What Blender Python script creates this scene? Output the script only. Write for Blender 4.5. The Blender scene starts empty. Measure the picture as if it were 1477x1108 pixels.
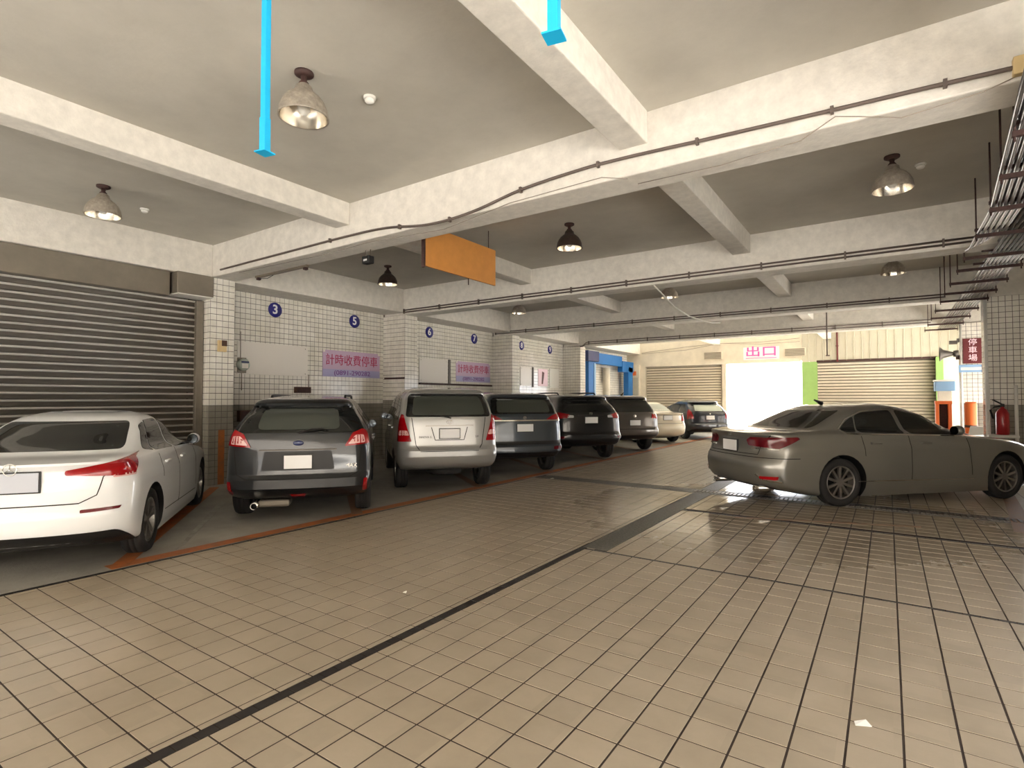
import bpy, bmesh, math, random
from mathutils import Vector, Matrix
random.seed(7)
PI = math.pi
# ------------------------------------------------------------------ camera
YAW = math.radians(34.475); PIT = math.radians(1.527); CAMZ = 1.5; FPX = 788.5
scn = bpy.context.scene
C = scn.collection
cam_d = bpy.data.cameras.new('camera'); cam = bpy.data.objects.new('camera', cam_d); C.objects.link(cam)
cam_d.sensor_fit = 'HORIZONTAL'; cam_d.sensor_width = 36.0; cam_d.lens = FPX / 1477 * 36.0
cam_d.clip_start = 0.05; cam_d.clip_end = 300
cam.location = (0, 0, CAMZ); cam.rotation_euler = (PI/2 + PIT, 0, YAW)
scn.camera = cam
# ------------------------------------------------------------------ sky (even overcast), exposure
w = bpy.data.worlds.new('overcast_sky'); scn.world = w; w.use_nodes = True
bg = w.node_tree.nodes['Background']; bg.inputs[0].default_value = (0.93, 0.945, 1.0, 1); bg.inputs[1].default_value = 8.0
scn.view_settings.view_transform = 'Standard'; scn.view_settings.look = 'None'
scn.view_settings.gamma = 1.0; scn.view_settings.use_curve_mapping = False
scn.view_settings.exposure = 0.38
sun_d = bpy.data.lights.new('sun', 'SUN'); sun_d.energy = 45.0; sun_d.angle = math.radians(1.5); sun_d.color = (1.0, 0.96, 0.9)
sun = bpy.data.objects.new('sun', sun_d); C.objects.link(sun); sun.location = (0, 30, 40); sun.rotation_euler = (math.radians(-33), 0, math.radians(14))
def portal(name, loc, rot, sx, sy):
    """marks a daylight opening for the sampler; gives off no light of its own"""
    d = bpy.data.lights.new(name, 'AREA'); d.shape = 'RECTANGLE'; d.size = sx; d.size_y = sy
    d.cycles.is_portal = True
    o = bpy.data.objects.new(name, d); C.objects.link(o); o.location = loc; o.rotation_euler = rot
    return o
portal('daylight_portal', (-4.3, 25.3, 1.5), (-PI/2, 0, 0), 2.9, 3.0)
portal('daylight_portal', (-3.4, -4.42, 1.7), (PI/2, 0, 0), 14.0, 3.4)
portal('daylight_portal', (3.58, 0.2, 1.45), (0, PI/2, 0), 2.9, 9.2)
portal('daylight_portal', (3.58, 19.8, 1.25), (0, PI/2, 0), 2.5, 10.2)

# ------------------------------------------------------------------ materials
def srgb(r, g, b):
    f = lambda c: (c/255/12.92) if c/255 <= 0.04045 else ((c/255+0.055)/1.055)**2.4
    return (f(r), f(g), f(b), 1)
def mat(name, col, rough=0.6, metal=0.0, var=0.0, scale=3.0, bump=0.0, bscale=40.0, coat=0.0, stain=None, emit=None, spec=0.5):
    m = bpy.data.materials.new(name); m.use_nodes = True
    nt = m.node_tree; N = nt.nodes; Lk = nt.links; p = N['Principled BSDF']
    p.inputs['Base Color'].default_value = col; p.inputs['Roughness'].default_value = rough; p.inputs['Metallic'].default_value = metal
    p.inputs['Specular IOR Level'].default_value = spec
    if coat: p.inputs['Coat Weight'].default_value = coat; p.inputs['Coat Roughness'].default_value = 0.06
    if var or bump or stain:
        geo = N.new('ShaderNodeNewGeometry')
    if var or stain:
        no = N.new('ShaderNodeTexNoise'); no.inputs['Scale'].default_value = scale; no.inputs['Detail'].default_value = 8; no.inputs['Roughness'].default_value = 0.65
        Lk.new(geo.outputs['Position'], no.inputs['Vector'])
        r = N.new('ShaderNodeValToRGB'); r.color_ramp.elements[0].position = 0.3; r.color_ramp.elements[1].position = 0.72
        a = stain if stain else tuple(c*(1-var) for c in col[:3]) + (1,)
        r.color_ramp.elements[0].color = a
        r.color_ramp.elements[1].color = tuple(min(1, c*(1+var*0.35)) for c in col[:3]) + (1,)
        Lk.new(no.outputs['Fac'], r.inputs['Fac']); Lk.new(r.outputs['Color'], p.inputs['Base Color'])
    if bump:
        nb = N.new('ShaderNodeTexNoise'); nb.inputs['Scale'].default_value = bscale; nb.inputs['Detail'].default_value = 4
        Lk.new(geo.outputs['Position'], nb.inputs['Vector'])
        b = N.new('ShaderNodeBump'); b.inputs['Strength'].default_value = bump; b.inputs['Distance'].default_value = 0.01
        Lk.new(nb.outputs['Fac'], b.inputs['Height']); Lk.new(b.outputs['Normal'], p.inputs['Normal'])
    if emit:
        p.inputs['Emission Color'].default_value = emit[0]; p.inputs['Emission Strength'].default_value = emit[1]
    return m
def tile_mat(name, col, pitch, rough, amount, wet=None, dirt=None):
    """each tile takes a slightly different shade; fine dirt over it"""
    m = mat(name, col, rough); nt = m.node_tree; N = nt.nodes; Lk = nt.links; p = N['Principled BSDF']
    geo = N.new('ShaderNodeNewGeometry')
    d = N.new('ShaderNodeVectorMath'); d.operation = 'SCALE'; d.inputs[3].default_value = 1/pitch
    fl = N.new('ShaderNodeVectorMath'); fl.operation = 'FLOOR'
    wn = N.new('ShaderNodeTexWhiteNoise'); wn.noise_dimensions = '3D'
    Lk.new(geo.outputs['Position'], d.inputs[0]); Lk.new(d.outputs[0], fl.inputs[0]); Lk.new(fl.outputs[0], wn.inputs['Vector'])
    r = N.new('ShaderNodeValToRGB')
    r.color_ramp.elements[0].color = tuple(c*(1-amount) for c in col[:3]) + (1,)
    r.color_ramp.elements[1].color = tuple(min(1, c*(1+amount)) for c in col[:3]) + (1,)
    Lk.new(wn.outputs['Value'], r.inputs['Fac'])
    no = N.new('ShaderNodeTexNoise'); no.inputs['Scale'].default_value = 1.3; no.inputs['Detail'].default_value = 9; no.inputs['Roughness'].default_value = 0.7
    Lk.new(geo.outputs['Position'], no.inputs['Vector'])
    rr = N.new('ShaderNodeValToRGB'); rr.color_ramp.elements[0].position = 0.35; rr.color_ramp.elements[1].position = 0.6
    rr.color_ramp.elements[0].color = (dirt or (0.86, 0.85, 0.83)) + (1,); rr.color_ramp.elements[1].color = (1, 1, 1, 1)
    Lk.new(no.outputs['Fac'], rr.inputs['Fac'])
    mx = N.new('ShaderNodeMix'); mx.data_type = 'RGBA'; mx.blend_type = 'MULTIPLY'; mx.inputs[0].default_value = 1
    Lk.new(r.outputs['Color'], mx.inputs[6]); Lk.new(rr.outputs['Color'], mx.inputs[7]); Lk.new(mx.outputs[2], p.inputs['Base Color'])
    if wet:                                                  # a wet patch, smooth film of water on the tiles
        cx, cy, rad = wet
        su = N.new('ShaderNodeVectorMath'); su.operation = 'DISTANCE'; su.inputs[1].default_value = (cx, cy, 0)
        Lk.new(geo.outputs['Position'], su.inputs[0])
        ad = N.new('ShaderNodeMath'); ad.operation = 'MULTIPLY_ADD'; ad.inputs[1].default_value = 2.2; Lk.new(no.outputs['Fac'], ad.inputs[0]); Lk.new(su.outputs['Value'], ad.inputs[2])
        mr = N.new('ShaderNodeMapRange'); mr.inputs[1].default_value = rad; mr.inputs[2].default_value = rad+2.0; mr.inputs[3].default_value = 0.06; mr.inputs[4].default_value = rough
        Lk.new(ad.outputs[0], mr.inputs[0]); Lk.new(mr.outputs[0], p.inputs['Roughness'])
    return m
M = {}
M['slab'] = mat('ceiling_paint', srgb(198, 193, 182), 0.85, var=0.14, scale=1.2, bump=0.15, bscale=25)
M['beam'] = mat('white_beam_paint', srgb(230, 225, 216), 0.8, var=0.16, scale=8.0, bump=0.35, bscale=30)
M['plaster'] = mat('cream_plaster', srgb(220, 211, 194), 0.8, var=0.16, scale=2.0, bump=0.2)
M['grout_floor'] = mat('brown_grout', srgb(62, 50, 42), 0.8, var=0.3, scale=8)
M['tile_floor'] = tile_mat('beige_floor_tile', srgb(174, 161, 141), 0.205, 0.33, 0.05, wet=(-1.3, 8.0, 2.0))
M['mosaic'] = mat('black_mosaic', srgb(38, 33, 32), 0.4, var=0.4, scale=30)
M['concrete'] = mat('dull_grey_concrete', srgb(160, 156, 146), 0.7, var=0.34, scale=1.4, bump=0.25)
M['aggregate'] = mat('washed_pebble_strip', srgb(112, 110, 101), 0.45, var=0.75, scale=38, bump=0.8, bscale=90)
M['orange_paint'] = mat('worn_orange_paint', srgb(196, 104, 40), 0.6, scale=7, stain=srgb(132, 92, 62))
M['orange_faded'] = mat('faded_orange_paint', srgb(150, 108, 72), 0.55, scale=9, stain=srgb(122, 104, 86))
M['white_paint'] = mat('worn_white_paint', srgb(172, 170, 160), 0.7, scale=6, stain=srgb(132, 128, 118))
M['grout_wall'] = mat('dark_wall_grout', srgb(96, 90, 84), 0.8)
M['tile_wall'] = tile_mat('white_wall_tile', srgb(240, 236, 228), 0.105, 0.14, 0.05, dirt=(0.86, 0.85, 0.8))
M['tile_shade'] = tile_mat('shaded_wall_tile', srgb(150, 146, 136), 0.105, 0.16, 0.05, dirt=(0.86, 0.85, 0.8))  # wall tile with the shade of the lower band put into its colour
M['steel_slat'] = mat('galvanised_slat', srgb(124, 117, 108), 0.42, metal=0.3, var=0.12, scale=4)
M['bead_highlight'] = mat('slat_bead_highlight', srgb(248, 246, 240), 0.22, metal=0.0)  # near-white: the highlight along each bead is put into the colour
M['steel_box'] = mat('grey_steel_sheet', srgb(138, 130, 118), 0.45, metal=0.5, var=0.15, scale=3)
M['far_slat'] = mat('cream_shutter_slat', srgb(190, 180, 160), 0.5, metal=0.2, var=0.1, scale=4)
M['far_bead'] = mat('shutter_joint', srgb(112, 104, 90), 0.6)
M['cladding'] = mat('cream_cladding', srgb(190, 186, 170), 0.6, var=0.08, scale=3)
M['conduit'] = mat('dark_conduit', srgb(108, 96, 90), 0.5, metal=0.3)
M['pipe'] = mat('bare_steel_pipe', srgb(122, 116, 112), 0.32, metal=0.7, var=0.3, scale=9)
M['rust'] = mat('rusty_brown_steel', srgb(70, 46, 42), 0.7, var=0.4, scale=20)
M['wire'] = mat('grey_wire', srgb(150, 140, 128), 0.6)
M['white_wire'] = mat('white_cable', srgb(235, 232, 222), 0.5)
M['blue_pole'] = mat('sky_blue_paint', srgb(20, 184, 240), 0.45)
M['blue_frame'] = mat('strong_blue_paint', srgb(20, 104, 176), 0.45, var=0.1)
M['lamp_shell'] = mat('dusty_aluminium', srgb(178, 168, 154), 0.5, metal=0.3, var=0.4, scale=25)
M['lamp_dark'] = mat('dark_lamp_iron', srgb(70, 58, 52), 0.5, metal=0.5, var=0.4, scale=25)
M['lamp_in'] = mat('bright_reflector', srgb(225, 218, 205), 0.22, metal=0.95)
M['bulb'] = mat('frosted_bulb', srgb(240, 238, 230), 0.25)
M['white_plastic'] = mat('white_plastic', srgb(232, 230, 224), 0.45)
M['beige_plastic'] = mat('beige_plastic', srgb(216, 190, 140), 0.5)
M['dark_brown'] = mat('dark_brown_plastic', srgb(82, 52, 36), 0.5)
M['wood_board'] = mat('orange_plywood', srgb(206, 140, 66), 0.6, var=0.12, scale=6)
M['board_white'] = mat('blank_white_board', srgb(232, 226, 218), 0.35)
M['banner'] = mat('lilac_banner', srgb(206, 178, 206), 0.5)
M['banner_red'] = mat('magenta_lettering', srgb(178, 24, 84), 0.5)
M['banner_violet'] = mat('violet_lettering', srgb(130, 84, 160), 0.5)
M['navy'] = mat('navy_disc', srgb(34, 30, 128), 0.45)
M['number_white'] = mat('white_numeral', srgb(240, 238, 240), 0.5)
M['exit_bg'] = mat('pale_pink_sign', srgb(252, 222, 232), 0.5)
M['exit_pink'] = mat('hot_pink_lettering', srgb(236, 84, 170), 0.5)
M['maroon'] = mat('maroon_sign', srgb(98, 30, 34), 0.5)
M['lightblue'] = mat('pale_blue_sign', srgb(140, 176, 212), 0.5)
M['green'] = mat('lime_green_paint', srgb(142, 178, 104), 0.6, var=0.15, scale=3)
M['orange'] = mat('orange_plastic', srgb(232, 116, 52), 0.5)
M['red'] = mat('fire_red', srgb(176, 24, 34), 0.3, coat=0.5)
M['black'] = mat('black_plastic', srgb(26, 25, 26), 0.5)
M['added_block'] = mat('added_block_grey', srgb(140, 134, 126), 0.85)
M['outside'] = mat('pale_paving', srgb(205, 202, 195), 0.8)
M['gunmetal'] = mat('dull_horn_grey', srgb(96, 90, 84), 0.5, metal=0.4)
M['light_sheet'] = mat('added_light_sheet', srgb(214, 208, 192), 0.6)  # for the sheet added above the last bay to let daylight through
nt_ = M['light_sheet'].node_tree; tr_ = nt_.nodes.new('ShaderNodeBsdfTranslucent'); tr_.inputs[0].default_value = (0.60, 0.575, 0.52, 1)
mx_ = nt_.nodes.new('ShaderNodeMixShader'); mx_.inputs[0].default_value = 0.40
nt_.links.new(nt_.nodes['Principled BSDF'].outputs[0], mx_.inputs[1]); nt_.links.new(tr_.outputs[0], mx_.inputs[2]); nt_.links.new(mx_.outputs[0], nt_.nodes['Material Output'].inputs[0])
M['litter'] = mat('scrap_paper', srgb(240, 238, 230), 0.6)
# car stuff
M['glass'] = mat('tinted_glass', srgb(26, 28, 28), 0.04, spec=0.6)
M['glass_grey'] = mat('grey_green_glass', srgb(66, 70, 64), 0.05, spec=0.6)
M['glass_pale'] = mat('pale_clear_glass', srgb(176, 184, 172), 0.05, spec=0.6)
M['rubber'] = mat('tyre_rubber', srgb(34, 33, 33), 0.75, bump=0.3, bscale=80)
M['alloy'] = mat('alloy_wheel', srgb(150, 147, 142), 0.3, metal=0.85)
M['chrome'] = mat('chrome', srgb(222, 220, 214), 0.12, metal=1.0)
M['lens'] = mat('red_lens', srgb(160, 8, 18), 0.12, coat=0.6)
M['lens_bright'] = mat('clear_pink_lens', srgb(238, 190, 186), 0.15, coat=0.6)
M['lens_dark'] = mat('dark_red_lens', srgb(104, 14, 26), 0.12, coat=0.6)
M['lens_clear'] = mat('clear_lens', srgb(214, 216, 218), 0.1, coat=0.6)
M['mirror'] = mat('mirror_silver', srgb(64, 68, 72), 0.08, metal=1.0)
M['trim'] = mat('black_car_trim', srgb(22, 22, 23), 0.45)
M['seam'] = mat('panel_gap', srgb(20, 20, 20), 0.8)
M['plate'] = mat('blank_white_plate', srgb(250, 250, 250), 0.5)
M['plate_grey'] = mat('blank_grey_plate', srgb(192, 196, 206), 0.5)
M['badge_blue'] = mat('blue_badge', srgb(30, 44, 96), 0.3, coat=0.5)
def paint(name, rgb, metal, rough=0.28): return mat(name, srgb(*rgb), rough, metal=metal, coat=1.0)

# ------------------------------------------------------------------ object helpers
def link(o, parent=None):
    C.objects.link(o)
    if parent is not None: o.parent = parent
    return o
def mesh_obj(name, verts, faces, m, parent=None, smooth=False):
    me = bpy.data.meshes.new(name); me.from_pydata([tuple(v) for v in verts], [], faces); me.update()
    for mm in (m if isinstance(m, (list, tuple)) else [m]): me.materials.append(mm)
    if smooth:
        for p in me.polygons: p.use_smooth = True
    return link(bpy.data.objects.new(name, me), parent)
def bm_obj(name, bm, m, parent=None, smooth=False):
    bmesh.ops.recalc_face_normals(bm, faces=bm.faces[:])
    me = bpy.data.meshes.new(name); bm.to_mesh(me); bm.free()
    for mm in (m if isinstance(m, (list, tuple)) else [m]): me.materials.append(mm)
    if smooth:
        for p in me.polygons: p.use_smooth = True
    return link(bpy.data.objects.new(name, me), parent)
def tag(o, label, cat, group=None, kind=None):
    o['label'] = label; o['category'] = cat
    if group: o['group'] = group
    if kind: o['kind'] = kind
    return o
def struct(o, label, cat): return tag(o, label, cat, kind='structure')
def thing(name, label, cat, loc=(0, 0, 0), rz=0.0, group=None, s=1.0):
    o = bpy.data.objects.new(name, None); C.objects.link(o); o.location = loc; o.rotation_euler = (0, 0, rz); o.scale = (s, s, s)
    o.empty_display_size = 0.2
    return tag(o, label, cat, group)
def add_box(bm, x0, x1, y0, y1, z0, z1, bev=0.0):
    r = bmesh.ops.create_cube(bm, size=1.0)
    for v in r['verts']:
        v.co = ((x0+x1)/2 + v.co.x*(x1-x0), (y0+y1)/2 + v.co.y*(y1-y0), (z0+z1)/2 + v.co.z*(z1-z0))
    if bev:
        es = list({e for v in r['verts'] for e in v.link_edges})
        bmesh.ops.bevel(bm, geom=es, offset=bev, segments=2, affect='EDGES', profile=0.5)
def box(name, x0, x1, y0, y1, z0, z1, m, parent=None, bev=0.0):
    bm = bmesh.new(); add_box(bm, x0, x1, y0, y1, z0, z1, bev); return bm_obj(name, bm, m, parent)
def add_tube(bm, pts, r, n=8, cap=True):
    pts = [Vector(p) for p in pts]; rings = []
    for i, p in enumerate(pts):
        t = (pts[min(i+1, len(pts)-1)] - pts[max(i-1, 0)]).normalized()
        a = t.cross(Vector((0, 0, 1)) if abs(t.z) < 0.9 else Vector((1, 0, 0))).normalized(); b = t.cross(a)
        rad = r[i] if isinstance(r, (list, tuple)) else r
        rings.append([bm.verts.new(p + a*rad*math.cos(2*PI*k/n) + b*rad*math.sin(2*PI*k/n)) for k in range(n)])
    for A, B in zip(rings, rings[1:]):
        for k in range(n): bm.faces.new((A[k], A[(k+1) % n], B[(k+1) % n], B[k]))
    if cap: bm.faces.new(rings[0]); bm.faces.new(rings[-1])
def tube(name, pts, r, m, parent=None, n=8):
    bm = bmesh.new(); add_tube(bm, pts, r, n); return bm_obj(name, bm, m, parent, smooth=True)
def add_lathe(bm, prof, n=24, axis='z', c=(0, 0, 0), mi=0, a0=0.0, closed=False):
    rings = []
    for r, h in prof:
        ring = []
        for k in range(n):
            a = 2*PI*k/n + a0; x, y = r*math.cos(a), r*math.sin(a)
            p = (x, y, h) if axis == 'z' else ((x, h, y) if axis == 'y' else (h, x, y))
            ring.append(bm.verts.new((p[0]+c[0], p[1]+c[1], p[2]+c[2])))
        rings.append(ring)
    prs = list(zip(rings, rings[1:])) + ([(rings[-1], rings[0])] if closed else [])
    for A, B in prs:
        for k in range(n): bm.faces.new((A[k], A[(k+1) % n], B[(k+1) % n], B[k])).material_index = mi
    return rings
def lathe(name, prof, m, parent=None, n=24, axis='z', c=(0, 0, 0), cap=True, closed=False):
    bm = bmesh.new(); rg = add_lathe(bm, prof, n, axis, c, closed=closed)
    if cap and not closed:
        for r_ in (rg[0], rg[-1]):
            if len(r_) > 2: bm.faces.new(r_)
    return bm_obj(name, bm, m, parent, smooth=True)
_txt_cache = {}
def text(name, body, size, m, parent, loc, rot, extrude=0.002, offset=0.0, width=None, align='CENTER'):
    cu = bpy.data.curves.new(name, 'FONT'); cu.body = body; cu.size = size; cu.extrude = extrude; cu.offset = offset
    cu.align_x = align; cu.align_y = 'CENTER'; cu.resolution_u = 3
    o = bpy.data.objects.new(name, cu); C.objects.link(o)
    dg = bpy.context.evaluated_depsgraph_get(); me = bpy.data.meshes.new_from_object(o.evaluated_get(dg))
    bpy.data.objects.remove(o); bpy.data.curves.remove(cu)
    me.materials.clear(); me.materials.append(m)
    if width and len(me.vertices):
        xs = [v.co.x for v in me.vertices]; k = width/(max(xs)-min(xs))
        for v in me.vertices: v.co.x *= k
    o = link(bpy.data.objects.new(name, me), parent); o.location = loc; o.rotation_euler = rot
    return o
CF = Vector((-math.sin(YAW)*math.cos(PIT), math.cos(YAW)*math.cos(PIT), math.sin(PIT))); CR = Vector((math.cos(YAW), math.sin(YAW), 0)); CU = CR.cross(CF)
def in_view(p, m=30):
    v = Vector(p) - Vector((0, 0, CAMZ)); d = v.dot(CF)
    if d < 0.3: return None
    x = 738.5 + FPX*v.dot(CR)/d; y = 554 - FPX*v.dot(CU)/d
    return d if (-m < x < 1477+m and -m < y < 1108+m) else None

# tiles: a shared thin box per size, laid on a face given by origin o, directions u, v and outward normal n
_tile_mesh = {}
def tile_box(wu, wv, th, m, key):
    k = (round(wu, 3), round(wv, 3), th, key)
    if k not in _tile_mesh:
        c = 0.0006
        vs = [(0, 0, 0), (wu, 0, 0), (wu, wv, 0), (0, wv, 0), (c, c, th), (wu-c, c, th), (wu-c, wv-c, th), (c, wv-c, th)]
        me = bpy.data.meshes.new('tile'); me.from_pydata(vs, [], [(4, 5, 6, 7), (0, 1, 5, 4), (1, 2, 6, 5), (2, 3, 7, 6), (3, 0, 4, 7)])
        me.materials.append(m); _tile_mesh[k] = me
    return _tile_mesh[k]
def lay_tiles(parent, cells, th, m, key, limit, stuff_name, name='tile'):
    """cells: (origin, u, v, n, wu, wv). The `limit` that show largest become objects, the rest one joined part."""
    sc = []
    for i, (o, u, v, n, wu, wv) in enumerate(cells):
        d = in_view(o + u*wu/2 + v*wv/2)
        sc.append(((d*d/max(0.02, abs(n.dot((o - Vector((0, 0, CAMZ))).normalized())))) if d else 1e9, i))
    sc.sort(); ones = {i for s, i in sc[:limit] if s < 1e9}
    V, Fc = [], []
    for i, (o, u, v, n, wu, wv) in enumerate(cells):
        jit = random.uniform(-0.0006, 0.0006)
        if i in ones:
            t = bpy.data.objects.new(name, tile_box(wu, wv, th, m, key)); C.objects.link(t); t.parent = parent
            mt = Matrix((u, v, n)).transposed().to_4x4(); mt.translation = o + n*jit; t.matrix_local = mt
        else:
            b = len(V); c = 0.0006
            for (a, bb, h) in ((0, 0, 0), (wu, 0, 0), (wu, wv, 0), (0, wv, 0), (c, c, th), (wu-c, c, th), (wu-c, wv-c, th), (c, wv-c, th)):
                V.append(o + u*a + v*bb + n*(h+jit))
            Fc += [(b+4, b+5, b+6, b+7), (b, b+1, b+5, b+4), (b+1, b+2, b+6, b+5), (b+2, b+3, b+7, b+6), (b+3, b, b+4, b+7)]
    if V:
        s = mesh_obj(stuff_name, V, Fc, m, parent); s['kind'] = 'stuff'
X_, Y_, Z_ = Vector((1, 0, 0)), Vector((0, 1, 0)), Vector((0, 0, 1))
WT = 0.105
def face_cells(o, u, v, n, W, H, pitch=WT, gap=0.008, skip=None):
    nu, nv = max(1, round(W/pitch)), max(1, round(H/pitch)); pu, pv = W/nu, H/nv; out = []
    for i in range(nu):
        for j in range(nv):
            a = o + u*(i*pu + gap/2) + v*(j*pv + gap/2)
            if skip and skip(a + u*pu/2 + v*pv/2): continue
            out.append((a, u, v, n, pu-gap, pv-gap))
    return out

# ================================================================== STRUCTURE
WX = -10.4; CX = -9.65; YF = 25.0; SLAB = 4.17
COLY = [4.82, 9.45, 14.05, 18.65]; TB = [3.61, 3.54, 3.49, 3.5]; TW = 0.42
# ---- floor
fl = struct(box('floor', -5.62, 3.6, -4.5, YF+0.2, -0.12, -0.0025, M['grout_floor']), 'beige tiled floor of the garage aisle with dark grout', 'floor')
PX, PY, GP = 0.205, 0.195, 0.009
def in_drain(x, y):
    if -2.56 < x < -2.30 and 5.0 < y < 13.5: return True
    if 8.85 < y < 9.25: return True
    return False
cells = []
ncol0 = int((-5.60 - 0.04)/PX) - 1; 
for i in range(ncol0, 32):
    for j in range(-24, 130):
        x0 = 0.04 + i*PX; x1 = x0 + PX - 0.010; y0 = 4.985 + (j-24)*PY; y1 = y0 + PY - GP
        if j >= 24: y0 += 0.0; y1 += 0.0
        x0 = max(x0, -5.56); y0 = max(y0, -4.4); y1 = min(y1, YF)
        # strips
        for (a, b) in ((-2.585, -2.515),):
            if y0 < 5.0:
                if x0 < a < x1:
                    yb = 4.936 if y0 < 4.94 < y1 else y1
                    if x1 - b > 0.03 and yb - y0 > 0.02: cells.append((Vector((b+0.003, y0, -0.0025)), X_, Y_, Z_, x1-b-0.003, yb-y0))
                    x1 = a - 0.003
                elif a <= x0 < b: x0 = b + 0.004
        if -2.575 < x0 < -2.30 and y1 > 5.0 and y0 < 13.5: x0 = -2.296
        if x0 < -2.575 < x1 and y1 > 5.0 and y0 < 13.5: x1 = -2.579
        for (a, b) in ((4.94, 4.98), (7.39, 7.425), (8.85, 9.25)):
            if x0 > -2.6 or a > 8:
                if y0 < a < y1: y1 = a - 0.004
                elif a <= y0 < b: y0 = b + 0.004
        if x1 - x0 < 0.02 or y1 - y0 < 0.02 or x1 > 3.5: continue
        cells.append((Vector((x0, y0, -0.0025)), X_, Y_, Z_, x1-x0, y1-y0))
lay_tiles(fl, cells, 0.0025, M['tile_floor'], 'f', 300, 'tile_field')
# black mosaic strips, one small tile after another
cells = []
y = -4.4
while y < 4.93: cells.append((Vector((-2.583, y, -0.0025)), X_, Y_, Z_, 0.066, 0.088)); y += 0.094
lay_tiles(fl, cells, 0.003, M['mosaic'], 'm1', 45, 'mosaic_row', 'mosaic_tile')
cells = []
for yy in (4.942, 7.392):
    x = -2.5
    while x < 3.4: cells.append((Vector((x, yy, -0.0025)), X_, Y_, Z_, 0.088, 0.034)); x += 0.094
lay_tiles(fl, cells, 0.003, M['mosaic'], 'm2', 30, 'mosaic_row', 'mosaic_tile')
cells = []
y = -4.4
while y < YF: cells.append((Vector((-5.612, y, -0.0025)), X_, Y_, Z_, 0.046, 0.088)); y += 0.094
lay_tiles(fl, cells, 0.003, M['mosaic'], 'm3', 0, 'mosaic_row')
def drain(name, x0, x1, y0, y1, m): 
    return box(name, x0, x1, y0, y1, -0.004, 0.001, m, fl)
drain('drain_strip', -2.565, -2.305, 5.0, 8.85, M['aggregate'])
drain('drain_strip', -2.565, -2.305, 9.25, 13.4, M['aggregate'])
# cross drain with grating bars
drain('drain_channel', -5.5, 3.4, 8.86, 9.24, M['aggregate'])
bm = bmesh.new()
for k in range(74): add_box(bm, -2.6+k*0.06, -2.565+k*0.06, 8.95, 9.15, 0.001, 0.009)
bm_obj('grating_bars', bm, M['pipe'], fl)['kind'] = 'stuff'
# ---- parking side floor
pk = struct(box('floor_parking', WX-0.3, -5.62, -4.5, YF+0.2, -0.12, 0.0, M['concrete']), 'worn grey concrete of the parking bays under the row of cars', 'floor')
def stripe(name, pts, m, z=0.002):
    """flat painted quad strip on the floor, with its own thickness"""
    n = len(pts); V = [(x, y, z) for x, y in pts] + [(x, y, 0.0) for x, y in pts]
    return mesh_obj(name, V, [tuple(range(n))] + [(i, i+n, (i+1) % n + n, (i+1) % n) for i in range(n)], m, pk)
stripe('orange_edge_line', [(-5.63, 2.0), (-5.63, 24), (-5.80, 24), (-5.80, 2.0)], M['orange_paint'])
hd = math.radians(143.6); dx, dy = math.cos(hd), math.sin(hd)
for k, y0 in enumerate((2.08, 4.75, 7.35, 9.75, 12.35, 15.0, 17.6, 20.2)):
    L = 4.6 if k == 0 else 4.75; nx, ny = -dy*0.07, dx*0.07; x0 = -5.7
    stripe('orange_bay_line', [(x0-nx, y0-ny), (x0+nx, y0+ny), (x0+dx*L+nx, y0+dy*L+ny), (x0+dx*L-nx, y0+dy*L-ny)], M['orange_paint'] if k == 0 else M['orange_faded'], 0.003)
stripe('white_bay_line', [(-5.85, 2.62), (-6.0, 2.78), (-7.9, 4.2), (-7.85, 4.05)], M['white_paint'], 0.0025)
for (pts) in ([(-5.25, 1.05), (-5.2, 1.18)],): pass
# faint orange marks on the right, beside the silver saloon
for pts in ([(-1.62, 7.30), (-1.6, 7.37), (0.3, 8.05), (0.3, 7.97)], [(1.15, 8.3), (1.35, 8.3), (1.6, 11.4), (1.45, 11.4)]):
    n = 4; V = [(x, y, 0.0022) for x, y in pts] + [(x, y, -0.001) for x, y in pts]
    mesh_obj('faded_orange_mark', V, [(0, 1, 2, 3)] + [(i, i+4, (i+1) % 4 + 4, (i+1) % 4) for i in range(4)], M['orange_faded'], fl)
# ---- ceiling slab and beams
struct(box('ceiling', WX-0.3, 3.6, -4.5, 19.3, SLAB, SLAB+0.2, M['slab']), 'painted concrete ceiling slab between the beams', 'ceiling')
struct(box('ceiling_added_sheet', WX-0.3, 3.6, 19.3, YF+0.2, SLAB, SLAB+0.004, M['light_sheet']), 'unseen translucent sheet added over the last bay to light the exit end', 'ceiling')  # out of view, added so that daylight reaches the far end
nth = ['nearest white concrete cross beam with one wavy conduit', 'second white cross beam from the camera, with twin conduits', 'third white cross beam from the camera, with twin conduits', 'farthest white cross beam, just before the exit wall']
beams = []
for i, y in enumerate(COLY):
    b = box('beam_cross', WX, 3.55, y+0.03, y+0.03+TW, TB[i], SLAB+0.01, M['beam'], bev=0.015)
    struct(b, nth[i], 'beam'); beams.append(b)
struct(box('beam_cross', WX, 3.55, -4.4, -4.0, 3.6, SLAB+0.01, M['beam'], bev=0.015), 'white cross beam over the open front behind the camera', 'beam')
spans = [(-4.0, COLY[0]+0.03)] + [(COLY[i]+0.03+TW, COLY[i+1]+0.03) for i in range(3)] + [(COLY[3]+0.03+TW, YF)]
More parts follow.
